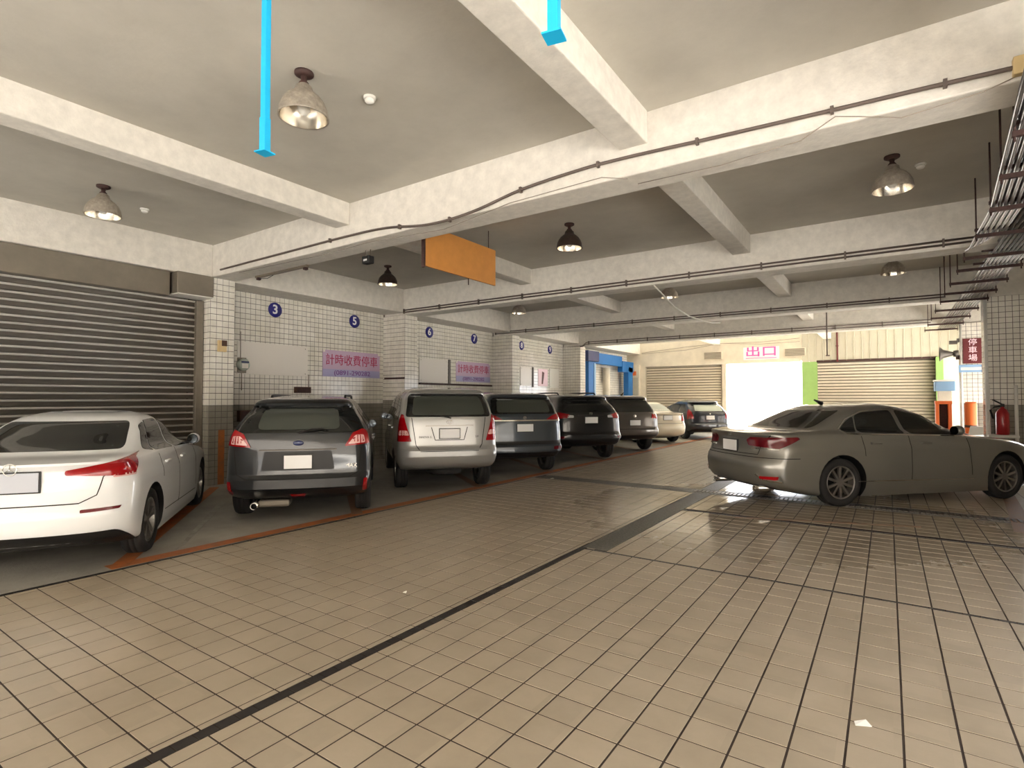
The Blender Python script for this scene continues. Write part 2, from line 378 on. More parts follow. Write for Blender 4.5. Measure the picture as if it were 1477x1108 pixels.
for i, (a, b) in enumerate(spans):
    lab = ['nearest bay', 'second bay', 'third bay', 'fourth bay', 'last bay by the exit wall'][i]
    struct(box('beam_long', -6.30, -6.02, a, b, 3.87, SLAB+0.01, M['beam'], bev=0.012), 'white lengthwise beam above the parked row of cars, in the ' + lab, 'beam')
    struct(box('beam_long', -2.08, -1.80, a, b, 3.87, SLAB+0.01, M['beam'], bev=0.012), 'white lengthwise beam over the middle of the aisle, in the ' + lab, 'beam')
    wx = CX if i == 0 else -9.72
    struct(box('beam_wall', WX, wx, a, b, 3.6 if i else 3.6, SLAB+0.01, M['beam'], bev=0.012), 'white edge beam along the left wall, in the ' + lab, 'beam')
# ---- left wall: shutter bay then tiled bays
wl = struct(box('wall_left', WX-0.25, WX-0.008, COLY[0], YF+0.2, 0, SLAB, M['grout_wall']), 'white tiled left wall behind the parked cars', 'wall')
cells = []
for i in range(4):
    a = COLY[i] + TW; b = COLY[i+1] if i < 3 else YF
    cells += face_cells(Vector((WX-0.008, a, 0)), Y_, Z_, X_, b-a, 3.6)
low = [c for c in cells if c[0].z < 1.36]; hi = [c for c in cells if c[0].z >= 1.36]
lay_tiles(wl, hi, 0.008, M['tile_wall'], 'w', 300, 'tile_field')
lay_tiles(wl, low, 0.008, M['tile_shade'], 'g', 0, 'tile_field_shaded')  # lower rows carry painted shade
struct(box('wall_left_rear', WX-0.25, WX-0.05, -4.5, COLY[0], 0, SLAB, M['plaster']), 'plain wall behind the big roller shutter', 'wall')
collab = ['tiled column at the right edge of the big roller shutter', 'tiled column between numbers 5 and 6', 'tiled column between numbers 7 and 8', 'tiled column beside the blue frame']
def column(x0, x1, y0, y1, label, faces, ind, top=3.62, grey=1.36):  # tiles below the grey height are coloured as if in shade
    c = struct(box('column', x0, x1, y0, y1, 0, top, M['grout_wall']), label, 'column')
    cs = []
    if '+x' in faces: cs += face_cells(Vector((x1, y0, 0)), Y_, Z_, X_, y1-y0, top)
    if '-x' in faces: cs += face_cells(Vector((x0, y1, 0)), -Y_, Z_, -X_, y1-y0, top)
    if '-y' in faces: cs += face_cells(Vector((x0, y0, 0)), X_, Z_, -Y_, x1-x0, top)
    if '+y' in faces: cs += face_cells(Vector((x1, y1, 0)), -X_, Z_, Y_, x1-x0, top)
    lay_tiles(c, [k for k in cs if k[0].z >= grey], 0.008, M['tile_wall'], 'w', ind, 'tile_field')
    lay_tiles(c, [k for k in cs if k[0].z < grey], 0.008, M['tile_shade'], 'g', ind//2, 'tile_field_shaded')
    return c
for i, y in enumerate(COLY):
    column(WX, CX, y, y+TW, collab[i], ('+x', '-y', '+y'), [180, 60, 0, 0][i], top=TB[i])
box('trim_strip', CX-0.7, CX+0.012, COLY[1]-0.012, COLY[1]-0.002, 1.98, 2.02, M['rust'], wl)
# vertical orange stripe painted where the bay line meets the wall
box('orange_wall_stripe', CX+0.008, CX+0.011, 4.98, 5.09, 0.0, 0.95, M['orange_paint'], wl)
# ---- right side columns and wall
wr = struct(box('wall_right', 3.3, 3.5, 4.82, 14.6, 0, SLAB, M['plaster']), 'cream wall far behind the right hand columns', 'wall')
rl = ['tiled column on the right, out past the bonnet of the silver saloon', 'tiled column on the right carrying the maroon sign', 'tiled column at the right, before the silver saloon']
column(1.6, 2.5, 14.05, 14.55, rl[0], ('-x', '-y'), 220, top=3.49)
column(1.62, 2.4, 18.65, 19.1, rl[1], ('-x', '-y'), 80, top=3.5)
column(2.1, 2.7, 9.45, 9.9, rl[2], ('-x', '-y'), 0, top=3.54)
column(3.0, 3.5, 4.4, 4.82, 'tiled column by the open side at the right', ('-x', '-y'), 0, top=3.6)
box('wall_section', 3.3, 3.5, 14.6, YF, 2.5, SLAB, M['plaster'], wr); box('wall_section', 3.3, 3.5, -4.4, 4.82, 2.9, SLAB, M['plaster'], wr)
# glossy bullnose at the column corners, where the exit glints
for (x, y, t) in ((1.6, 14.05, 3.49), (1.62, 18.65, 3.5)):
    tube('corner_trim', [(x+0.004, y+0.004, 0), (x+0.004, y+0.004, t)], 0.028, M['white_plastic'], wr, n=12)
# ---- far wall with exit opening, shutters, fascia
def far(name, x0, x1, z0, z1, m, y0=YF, y1=YF+0.2): return box(name, x0, x1, y0, y1, z0, z1, m)
wf = struct(far('wall_far', WX-0.3, -9.45, 0, SLAB, M['plaster']), 'cream far wall left of the far roller shutter', 'wall')
for a in ((-9.45, -5.8, 3.05, SLAB), (-5.8, -2.85, 3.05, SLAB), (-2.85, -2.35, 3.0, SLAB), (-2.35, 1.62, 3.0, SLAB), (1.62, 3.6, 0, SLAB), (-5.97, -5.8, 0, 3.05)):
    far('wall_section', *a, M['plaster']).parent = wf
far('lintel', -9.5, -2.9, 3.0, 3.14, M['plaster'], YF-0.06, YF).parent = wf
far('green_panel', -2.85, -2.3, 0, 2.98, M['green'], YF-0.02, YF+0.2).parent = wf
far('green_post', 1.45, 1.66, 0, 3.0, M['green'], YF-0.25, YF).parent = wf
cl = tag(bpy.data.objects.new('wall_cladding', None), 'cream ribbed metal cladding above the far right shutter', 'cladding', kind='structure'); C.objects.link(cl)
pw = 0.262
vs = [(0, 0, 0), (pw*0.78, 0, 0), (pw*0.82, -0.03, 0), (pw*0.94, -0.03, 0), (pw*0.985, 0, 0)]
me = bpy.data.meshes.new('cladding_panel'); nv = len(vs)
me.from_pydata([(x, y-0.02, 2.98) for x, y, z in vs] + [(x, y-0.02, SLAB) for x, y, z in vs] + [(x, 0.0, 2.98) for x, y, z in vs] + [(x, 0.0, SLAB) for x, y, z in vs], [],
    [(i, i+1, i+1+nv, i+nv) for i in range(nv-1)] + [(i, i+1, i+1+2*nv, i+2*nv) for i in range(nv-1)])
me.materials.append(M['cladding'])
for k in range(20):
    o = bpy.data.objects.new('cladding_panel', me); C.objects.link(o); o.parent = cl; o.location = (-2.84 + k*pw, YF, 0)
# shutter: curved interlocking slats
def slat_mesh(length, pitch, depth, m, axis):
    prof = []; n = 7
    for k in range(n+1):
        prof.append([(0.0, 0.0), (0.002, 0.05), (0.002, 0.60), (0.5*depth, 0.64), (depth, 0.72), (depth, 0.82), (0.5*depth, 0.90), (0.0, 0.95)][k]); prof[-1] = (prof[-1][0], prof[-1][1]*pitch)
    V = []
    for e in (0, length):
        for d, z in prof: V.append((d, e, z) if axis == 'y' else (e, -d, z))
        for d, z in (prof[-1], prof[0]): V.append((-0.012, e, z) if axis == 'y' else (e, 0.012, z))
    q = len(prof)+2
    F = [(i, (i+1) % q, (i+1) % q + q, i+q) for i in range(q)] + [tuple(range(q)), tuple(range(q, 2*q))]
    me = bpy.data.meshes.new('slat'); me.from_pydata(V, [], F); me.materials.append(m); me.materials.append(M['bead_highlight'] if axis == 'y' else M['far_bead'])
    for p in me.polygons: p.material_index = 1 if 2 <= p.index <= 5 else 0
    for p in me.polygons: p.use_smooth = len(p.vertices) == 4 and p.index < n
    return me
def shutter(name, label, loc, length, top, pitch, depth, m, axis):
    t = thing(name, label, 'shutter', loc); t['kind'] = 'structure'
    me = slat_mesh(length, pitch, depth, m, axis)
    for k in range(int(top/pitch)+1):
        o = bpy.data.objects.new('slat', me); C.objects.link(o); o.parent = t; o.location = (0, 0, k*pitch)
    return t
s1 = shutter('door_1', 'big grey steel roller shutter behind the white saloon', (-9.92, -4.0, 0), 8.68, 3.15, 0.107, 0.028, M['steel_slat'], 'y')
box('shutter_hood', -0.03, 0.2, -0.1, 8.2, 3.2, 3.6, M['steel_box'], s1, bev=0.01)
box('guide_rail', -0.06, 0.09, 8.68, 8.80, 0, 3.2, M['steel_box'], s1, bev=0.006)
box('motor_box', -0.05, 0.36, 8.24, 8.83, 3.24, 3.6, M['steel_box'], s1, bev=0.012)
box('motor_box_lip', -0.05, 0.37, 8.25, 8.82, 3.225, 3.24, M['white_plastic'], s1)
s2 = shutter('door_2', 'cream roller shutter left of the bright exit', (-9.42, YF+0.05, 0), 3.4, 2.95, 0.118, 0.02, M['far_slat'], 'x')
s3 = shutter('door_3', 'cream roller shutter under the ribbed cladding', (-2.3, YF+0.05, 0), 3.75, 2.9, 0.118, 0.02, M['far_slat'], 'x')
box('shutter_head', -0.02, 3.8, -0.10, -0.03, 2.95, 3.03, M['rust'], s3)
box('shutter_head', -0.02, 3.45, -0.09, -0.03, 2.98, 3.06, M['steel_box'], s2)
# outside
struct(box('ground_outside', -40, 40, YF+0.2, 70, -0.2, -0.02, M['outside']), 'bright paving outside the exit', 'ground')
struct(box('ground_front', -40, 40, -50, -4.5, -0.2, -0.02, M['outside']), 'paving outside the open front behind the camera', 'ground')
far('wall_back', -9.45, -5.97, 0, 3.05, M['plaster'], YF+0.10, YF+0.2).parent = wf
far('wall_back', -2.35, 1.62, 0, 3.0, M['plaster'], YF+0.10, YF+0.2).parent = wf
struct(box('sky_block_opposite', -45, 45, -22, -17, -0.2, 11, M['added_block']), 'unseen grey block across the street, added to hold back the sky', 'building')  # out of view, added to cut the sky light falling on the floor
struct(box('sky_block_side', 19, 24, -17, 30, -0.2, 9, M['added_block']), 'unseen grey block beyond the open right side, added to hold back the sky', 'building')  # second unseen block, added to cut the sky on this side
struct(box('header_front', WX, 3.55, -4.35, -4.15, 3.3, 3.62, M['plaster']), 'header over the open front behind the camera', 'wall')
struct(box('street_shade_block', WX-0.6, 3.6, -4.6, 19.25, SLAB+0.2, 20.0, M['added_block']), 'unseen tall block above the garage, added to shade the front street', 'building')  # unseen mass, added to keep the sun off the front street
struct(box('ground_side', 3.6, 40, -4.5, 30, -0.2, -0.02, M['outside']), 'paving outside the open right side', 'ground')

# ================================================================== CARS
def pchip(pts):
    xs = [p[0] for p in pts]; ys = [p[1] for p in pts]; n = len(xs)
    h = [xs[i+1]-xs[i] for i in range(n-1)]; d = [(ys[i+1]-ys[i])/h[i] for i in range(n-1)]
    m = [0.0]*n
    for i in range(1, n-1):
        if d[i-1]*d[i] > 0:
            w1, w2 = 2*h[i]+h[i-1], h[i]+2*h[i-1]; m[i] = (w1+w2)/(w1/d[i-1]+w2/d[i])
    m[0], m[-1] = d[0], d[-1]
    def f(x):
        if x <= xs[0]: return ys[0]
        if x >= xs[-1]: return ys[-1]
        i = 0
        while x > xs[i+1]: i += 1
        t = (x-xs[i])/h[i]
        return (ys[i]*(1+2*t)*(1-t)**2 + h[i]*m[i]*t*(1-t)**2 + ys[i+1]*t*t*(3-2*t) + h[i]*m[i+1]*t*t*(t-1))
    return f
class Shape:
    """closed car surface: for every height a plan outline with rounded tail and nose"""
    def __init__(s, L, xr, xf, w, Lr, Lf, pr=2.6, pf=2.4, ar=0.05, af=0.09):
        s.L = L; s.zs = (xr, xf, w); s.xr, s.xf, s.w = pchip(xr), pchip(xf), pchip(w); s.Lr, s.Lf = pchip(Lr), pchip(Lf)
        s.pr, s.pf, s.ar, s.af = pr, pf, ar, af
        s.z0 = xr[0][0]; s.z1 = xr[-1][0]; s.cache = {}
    def tp(s, x):
        a = max(0.0, 1-x/(0.32*s.L)); b = max(0.0, (x-0.66*s.L)/(0.34*s.L))
        return 1 - s.ar*a*a - s.af*b*b
    def ring(s, z, off=0.0, nc=12, ns=18):
        xr, xf, w = s.xr(z)-off, s.xf(z)+off, s.w(z)+off
        Lr, Lf = min(s.Lr(z), 0.45*(xf-xr)), min(s.Lf(z), 0.45*(xf-xr)); out = []
        for k in range(nc):
            t = PI/2*k/nc; out.append((xr + Lr*(1-math.cos(t)**(2/s.pr)), w*math.sin(t)**(2/s.pr)))
        for k in range(ns+1):
            out.append((xr+Lr + (xf-Lf-xr-Lr)*k/ns, w))
        for k in range(nc-1, -1, -1):
            t = PI/2*k/nc; out.append((xf - Lf*(1-math.cos(t)**(2/s.pf)), w*math.sin(t)**(2/s.pf)))
        return [(x, y*s.tp(x)) for x, y in out]
    def fine(s, z, off):
        k = (round(z, 4), off)
        if k not in s.cache:
            r = s.ring(z, off, 28, 20); a = [0.0]
            for p, q in zip(r, r[1:]): a.append(a[-1]+math.hypot(q[0]-p[0], q[1]-p[1]))
            s.cache[k] = (r, a)
        return s.cache[k]
    def wrap(s, u, z, off, front=False):
        """u = distance along the outline from the tail (or nose) centre, + to the car's left"""
        r, a = s.fine(z, off); q = abs(u)
        if front: q = a[-1]-q
        q = min(max(q, 0), a[-1]); lo, hi = 0, len(a)-1
        while hi-lo > 1:
            m = (lo+hi)//2
            if a[m] <= q: lo = m
            else: hi = m
        t = (q-a[lo])/max(1e-9, a[hi]-a[lo])
        return (r[lo][0]+t*(r[hi][0]-r[lo][0]), math.copysign(r[lo][1]+t*(r[hi][1]-r[lo][1]), u), z)
    def side(s, x, z, sg, off):
        r, a = s.fine(z, off)
        for p, q in zip(r, r[1:]):
            if p[0] <= x <= q[0] and q[0] > p[0]:
                t = (x-p[0])/(q[0]-p[0]); return (x, sg*(p[1]+t*(q[1]-p[1])), z)
        return (x, 0.0, z)
    def body(s, name, m, parent, wheels, wr_, W):
        ks = sorted({round(z, 4) for pr in s.zs for z, _ in pr if s.z0 <= z <= s.z1}); zs = [ks[0]]
        for a, b in zip(ks, ks[1:]):
            n = max(1, int(max(abs(s.xr(b)-s.xr(a)), abs(s.xf(b)-s.xf(a)))/0.09), int((b-a)/0.05))
            zs += [a+(b-a)*k/n for k in range(1, n+1)]
        bm = bmesh.new(); rings = []
        def mk(pts, z): return [bm.verts.new((x, y, z)) for x, y in pts] + [bm.verts.new((x, -y, z)) for x, y in pts[-2:0:-1]]
        for z in zs: rings.append(mk(s.ring(z), z))
        top = s.ring(zs[-1]); cx = (top[0][0]+top[-1][0])/2
        for k, dz in ((0.7, 0.006), (0.35, 0.010)): rings.append(mk([(cx+(x-cx)*k, y*k) for x, y in top], zs[-1]+dz))
        for A, B in zip(rings, rings[1:]):
            n = len(A)
            for k in range(n): bm.faces.new((A[k], A[(k+1) % n], B[(k+1) % n], B[k]))
        f1 = bm.faces.new(rings[-1]); f0 = bm.faces.new(rings[0]); f0.material_index = 1
        o = bm_obj(name, bm, [m, M['trim']], parent, smooth=True)
        # wheel arches cut out, lined in black
        cb = bmesh.new()
        for x in wheels:
            for sg in (1, -1):
                add_lathe(cb, [(0.001, sg*(W-0.30)), (wr_+0.045, sg*(W-0.30)), (wr_+0.045, sg*(W+0.2)), (0.001, sg*(W+0.2))], 28, 'y', (x, 0, wr_+0.01), 1)
        bmesh.ops.remove_doubles(cb, verts=cb.verts[:], dist=0.002)
        cu = bm_obj('arch_cutter', cb, [m, M['trim']])
        for p in cu.data.polygons: p.material_index = 1
        md = o.modifiers.new('arch', 'BOOLEAN'); md.object = cu; md.operation = 'DIFFERENCE'; md.solver = 'EXACT'
        pa = o.parent; o.parent = None
        dg = bpy.context.evaluated_depsgraph_get(); me = bpy.data.meshes.new_from_object(o.evaluated_get(dg)); o.modifiers.clear(); o.data = me; o.parent = pa
        bpy.data.objects.remove(cu)
        try: me.set_sharp_from_angle(angle=math.radians(38))
        except Exception: pass
        return o
def rounded(poly, r, n=4):
    out = []; k = len(poly)
    for i in range(k):
        p0, p1, p2 = Vector(poly[i-1]), Vector(poly[i]), Vector(poly[(i+1) % k])
        a, b = p0-p1, p2-p1; q = min(r, a.length*0.45, b.length*0.45); A, B = p1+a.normalized()*q, p1+b.normalized()*q
        for j in range(n+1):
            t = j/n; out.append(tuple(A*(1-t)**2 + p1*2*t*(1-t) + B*t*t))
    return out
def patch(name, poly, fn, m, parent, off=0.005, du=0.06, dv=0.04, inset=-0.006):
    """a panel in the (u, v) plane, cut into a grid and laid on the car's surface with a rim"""
    bm = bmesh.new(); bm.faces.new([bm.verts.new((u, v, 0)) for u, v in poly])
    us = [p[0] for p in poly]; vs = [p[1] for p in poly]
    for ax, lo, hi, st in ((0, min(us), max(us), du), (1, min(vs), max(vs), dv)):
        n = int((hi-lo)/st)
        for k in range(1, n+1):
            c = lo + (hi-lo)*k/(n+1); co = (c, 0, 0) if ax == 0 else (0, c, 0); no = (1, 0, 0) if ax == 0 else (0, 1, 0)
            bmesh.ops.bisect_plane(bm, geom=bm.verts[:]+bm.edges[:]+bm.faces[:], plane_co=co, plane_no=no)
    bmesh.ops.triangulate(bm, faces=[f for f in bm.faces if len(f.verts) > 4])
    bd = [e for e in bm.edges if e.is_boundary]; inner = {}
    flat = {v: (v.co.x, v.co.y) for v in bm.verts}
    for e in bd:
        for v in e.verts:
            if v not in inner: inner[v] = bm.verts.new(fn(*flat[v], inset))
    for v, (a, b) in flat.items(): v.co = fn(a, b, off)
    for e in bd:
        a, b = e.verts; bm.faces.new((a, b, inner[b], inner[a]))
    o = bm_obj(name, bm, m, parent, smooth=True)
    try: o.data.set_sharp_from_angle(angle=math.radians(40))
    except Exception: pass
    return o
def ribbon(name, line, wd, fn, m, parent, off=0.002, step=0.05):
    pts = []
    for a, b in zip(line, line[1:]):
        n = max(1, int(math.dist(a, b)/step)); pts += [(a[0]+(b[0]-a[0])*k/n, a[1]+(b[1]-a[1])*k/n) for k in range(n)]
    pts.append(line[-1]); V = []; F = []
    for i, p in enumerate(pts):
        q, r = pts[max(0, i-1)], pts[min(len(pts)-1, i+1)]; d = Vector((r[0]-q[0], r[1]-q[1])).normalized(); n = Vector((-d.y, d.x))*wd/2
        V += [fn(p[0]+n.x, p[1]+n.y, off), fn(p[0]-n.x, p[1]-n.y, off), fn(p[0]-n.x, p[1]-n.y, -0.004), fn(p[0]+n.x, p[1]+n.y, -0.004)]
        if i:
            b = 4*i
            for k in range(4): F.append((b-4+k, b-4+(k+1) % 4, b+(k+1) % 4, b+k))
    F += [(0, 1, 2, 3), tuple(range(len(V)-4, len(V)))]
    return mesh_obj(name, V, F, m, parent, smooth=False)
_wheel = {}
def wheel_meshes(r, wd, style):
    k = (round(r, 3), style)
    if k in _wheel: return _wheel[k]
    h = wd/2
    bm = bmesh.new()
    add_lathe(bm, [(r*0.66, -h*0.8), (r*0.80, -h), (r*0.94, -h*0.96), (r*0.99, -h*0.7), (r, -h*0.3), (r*0.985, -h*0.28), (r*0.985, -h*0.2), (r, -h*0.18), (r, h*0.18), (r*0.985, h*0.2), (r*0.985, h*0.28), (r, h*0.3),
                   (r*0.99, h*0.7), (r*0.94, h*0.96), (r*0.80, h), (r*0.66, h*0.8)], 36, 'y', closed=True)
    bmesh.ops.recalc_face_normals(bm, faces=bm.faces[:]); ty = bpy.data.meshes.new('wheel'); bm.to_mesh(ty); bm.free(); ty.materials.append(M['rubber'])
    for p in ty.polygons: p.use_smooth = True
    bm = bmesh.new()
    # rim barrel, hub and spokes on the +y face
    add_lathe(bm, [(r*0.70, h*0.82), (r*0.67, h*0.86), (r*0.63, h*0.80), (r*0.60, h*0.2), (r*0.60, -h*0.6), (r*0.68, -h*0.8)], 36, 'y')
    add_lathe(bm, [(0.001, h*0.72), (r*0.10, h*0.72), (r*0.14, h*0.6), (r*0.14, h*0.1)], 20, 'y')
    ns = 5 if style == 5 else 10
    for i in range(ns):
        for dd in ((-0.09, 0.09) if style == 5 else (0,)):
            a = 2*PI*i/ns + PI/2; ca, sa = math.cos(a), math.sin(a); ce, se = math.cos(a+dd*1.6), math.sin(a+dd*1.6)
            w0, w1 = r*0.05, r*0.045 if style == 5 else r*0.05
            q = [(r*0.1, w0, ca, sa), (r*0.62, w1, ce, se)]; vv = []
            for rad, ww, c_, s_ in q:
                for sx in (-1, 1):
                    for hh in (h*0.70 if rad < r*0.3 else h*0.78, h*0.35):
                        vv.append(bm.verts.new((rad*c_ - sx*ww*s_, hh, rad*s_ + sx*ww*c_)))
            for f in ((0, 2, 6, 4), (1, 5, 7, 3), (0, 4, 5, 1), (2, 3, 7, 6)): bm.faces.new([vv[j] for j in f])
    bmesh.ops.recalc_face_normals(bm, faces=bm.faces[:]); rim = bpy.data.meshes.new('rim'); bm.to_mesh(rim); bm.free(); rim.materials.append(M['alloy'])
    bm = bmesh.new(); rg = add_lathe(bm, [(0.001, -h*0.1), (r*0.60, -h*0.1), (r*0.6, -h*0.3)], 24, 'y')
    disc = bpy.data.meshes.new('brake_disc'); bm.to_mesh(disc); bm.free(); disc.materials.append(M['trim'])
    _wheel[k] = (ty, rim, disc); return _wheel[k]
def put_wheel(t, x, y, r, wd, style):
    ty, rim, disc = wheel_meshes(r, wd, style)
    o = link(bpy.data.objects.new('wheel', ty), t); o.location = (x, y, r)
    if y < 0: o.rotation_euler = (0, 0, PI)
    link(bpy.data.objects.new('rim', rim), o); link(bpy.data.objects.new('brake_disc', disc), o)
    return o
def hatch_shape(L, W, H, zb=0.26, belt=1.02, sl=0.28, nose=1.0, roofw=0.66, bump=0.62, pr=3.0, Lr=0.3, low=None):
    xr = [(zb, 0.34), (zb+0.06, 0.14), (zb+0.13, 0.05), (bump-0.12, 0.0), (bump-0.01, 0.0), (bump+0.05, 0.05), (0.9, 0.06), (belt, 0.085), (belt+0.22, 0.085+sl*0.42), (H-0.16, 0.085+sl*0.92), (H-0.10, 0.085+sl*0.80), (H-0.055, 0.09+sl), (H-0.03, 0.30+sl), (H-0.012, 0.6+sl), (H, 1.0+sl)]
    xf = [(zb, L-0.22), (zb+0.1, L-0.06), (0.5, L), (0.62, L-0.01), (0.76, L-0.10), (0.9, L-0.5), (0.98, L-nose+0.05), (belt+0.03, L-nose-0.08), (belt+0.2, L-nose-0.38), (H-0.14, L-nose-0.92), (H-0.05, L-nose-1.22), (H-0.02, L-nose-1.45), (H, L-nose-1.7)]
    w = [(zb, W-0.08), (zb+0.12, W-0.025), (0.6, W), (0.9, W-0.01), (belt, W-0.045), (belt+0.06, W-0.075), (H-0.2, roofw+0.05), (H-0.08, roofw-0.02), (H-0.03, roofw-0.10), (H, roofw-0.2)]
    return Shape(L, xr, xf, w, [(0.3, Lr), (belt, Lr), (belt+0.2, Lr*0.9), (H, Lr)], [(0.3, 0.8), (0.9, 0.9), (1.05, 0.5), (H, 0.45)], pr=pr)
def sedan_shape(L, W, H, deck=1.06, tail=0.62, zb=0.15, nose=1.3, roofw=0.60, glen=0.75, pr=2.7, Lr=0.42, lip=0.03):
    xr = [(zb, 0.78), (zb+0.08, 0.36), (zb+0.17, 0.08), (0.46, 0.01), (0.58, 0.0), (0.66, 0.02), (0.72, 0.06), (0.85, 0.09), (deck-0.10, 0.09), (deck-0.045, 0.05), (deck-0.025, 0.06), (deck-0.005, 0.22), (deck+0.012, tail-0.06), (deck+0.03, tail+0.02),
          (deck+0.5*(H-deck), tail+glen*0.52), (H-0.09, tail+glen*0.84), (H-0.045, tail+glen+0.02), (H-0.02, tail+glen+0.22), (H, tail+glen+0.6)]
    xf = [(zb, L-0.2), (zb+0.1, L-0.06), (0.5, L), (0.66, L-0.01), (0.79, L-0.10), (0.90, L-0.45), (0.985, L-nose+0.12), (1.03, L-nose-0.05), (1.13, L-nose-0.28), (H-0.14, L-nose-0.66), (H-0.05, L-nose-0.94), (H-0.02, L-nose-1.14), (H, L-nose-1.45)]
    w = [(zb, W-0.06), (zb+0.13, W-0.02), (0.55, W), (0.8, W-0.005), (0.92, W-0.035), (deck-0.04, W-0.075), (deck+0.02, W-0.16), (deck+0.06, W-0.185), (H-0.14, roofw+0.03), (H-0.06, roofw-0.04), (H-0.02, roofw-0.13), (H, roofw-0.22)]
    return Shape(L, xr, xf, w, [(0.3, Lr), (0.9, Lr), (deck+0.02, 0.40), (H-0.1, 0.34), (H, 0.3)], [(0.3, 0.70), (0.9, 0.75), (1.05, 0.55), (H, 0.5)], pr=pr, pf=2.7)
def mirror_pair(sh, t, x, z, m):
    for sg in (1, -1):
        p = sh.side(x, z, sg, 0.0); bm = bmesh.new()
        bmesh.ops.create_uvsphere(bm, u_segments=14, v_segments=8, radius=1.0)
        for v in bm.verts: v.co = (p[0]+v.co.x*0.08+0.01, p[1]+sg*0.085+v.co.y*0.08, z+0.05+v.co.z*0.075)
        o = bm_obj('side_mirror', bm, m, t, smooth=True)
        bm = bmesh.new(); add_tube(bm, [(p[0], p[1]-sg*0.02, z-0.01), (p[0], p[1]+sg*0.06, z+0.02)], 0.022); bm_obj('mirror_arm', bm, M['trim'], o)
        bm = bmesh.new(); rg = add_lathe(bm, [(0.001, 0.0), (0.06, 0.002), (0.066, 0.012)], 16, 'x', (p[0]-0.076, p[1]+sg*0.085, z+0.05)); bm_obj('mirror_glass', bm, M['mirror'], o)
def plate(sh, t, z, w_=0.32, h=0.15, m='plate', u0=0.0, holder=True):
    x = min(sh.wrap(u, zz, 0.0)[0] for u in (0, u0+w_/2) for zz in (z-h/2, z+h/2)) - 0.012
    if holder: box('plate_holder', x, x+0.03, u0-w_/2-0.012, u0+w_/2+0.012, z-h/2-0.012, z+h/2+0.012, M['trim'], t, bev=0.003)
    box('number_plate', x-0.006, x+0.002, u0-w_/2, u0+w_/2, z-h/2, z+h/2, M[m], t, bev=0.002)
def car(name, label, sh, pm, loc, deg, axles, W, r=0.33, wd=0.21, style=5, s=0.96, windows=(), lights=(), rear_glass=None, extra=None, belt=1.0, doors=(), handles=(), mirror=None, front=True, group='parked cars', glass='glass', glass_in=None):
    t = thing(name, label, 'car', (loc[0], loc[1], 0), math.radians(deg), group, s)
    b = sh.body('body', pm, t, axles, r, W)
    for x in axles:
        for sg in (1, -1): put_wheel(t, x, sg*(W-wd/2-0.035), r, wd, style)
    RW = lambda u, v, o: sh.wrap(u, v, o); FW = lambda u, v, o: sh.wrap(u, v, o, True)
    if rear_glass:
        g = patch('rear_window', rounded(rear_glass, 0.06), RW, M[glass], t, dv=0.03)
        if glass_in: patch('clear_glass', rounded(glass_in[0], 0.07), RW, M[glass_in[1]], g, off=0.009, dv=0.03)
    for nm, poly, mm in lights:
        for sg in (1, -1): patch(nm, rounded([(sg*u, v) for u, v in poly], 0.02, 3), RW, M[mm], t, off=0.010, du=0.04, dv=0.03)
    for sg in (1, -1):
        SD = lambda x, z, o, sg=sg: sh.side(x, z, sg, o)
        for poly in windows: patch('side_window', rounded(poly, 0.05), SD, M['glass'], t, du=0.08, dv=0.04)
        for line in doors: ribbon('door_seam', line, 0.008, SD, M['seam'], b)
        for (x, z) in handles:
            p = SD(x, z, 0.0); box('door_handle', x-0.09, x+0.09, p[1]-0.02 if sg > 0 else p[1]-0.028, p[1]+0.028 if sg > 0 else p[1]+0.02, z-0.014, z+0.014, pm, t, bev=0.008)
    if mirror: mirror_pair(sh, t, mirror[0], mirror[1], pm)
    if front:
        for sg in (1, -1): patch('headlight', rounded([(sg*0.50, 0.62), (sg*0.92, 0.66), (sg*0.98, 0.76), (sg*0.55, 0.74)], 0.03), FW, M['lens_clear'], t, du=0.05)
        patch('grille', rounded([(-0.4, 0.48), (0.4, 0.48), (0.45, 0.68), (-0.45, 0.68)], 0.04), FW, M['trim'], t)
        xg = (sh.xf(1.2)); 
        H = sh.z1; patch('windscreen', rounded([(-0.62, belt+0.06), (0.62, belt+0.06), (0.5, H-0.12), (-0.5, H-0.12)], 0.05), FW, M['glass'], t, dv=0.03)
    if extra: extra(t, b, sh, RW)
    return t
def seam(b, RW, line, wd=0.009): ribbon('panel_seam', line, wd, RW, M['seam'], b)
def badge_disc(t, sh, z, r, m, rx=1.0, u=0.0):
    p = sh.wrap(u, z, 0.0); bm = bmesh.new(); rg = add_lathe(bm, [(0.001, -0.012), (r*0.8, -0.012), (r, -0.006), (r, 0.02)], 24, 'x', p)
    for v in bm.verts: v.co.y = p[1] + (v.co.y-p[1])*rx
    return bm_obj('badge', bm, M[m], t, smooth=True)
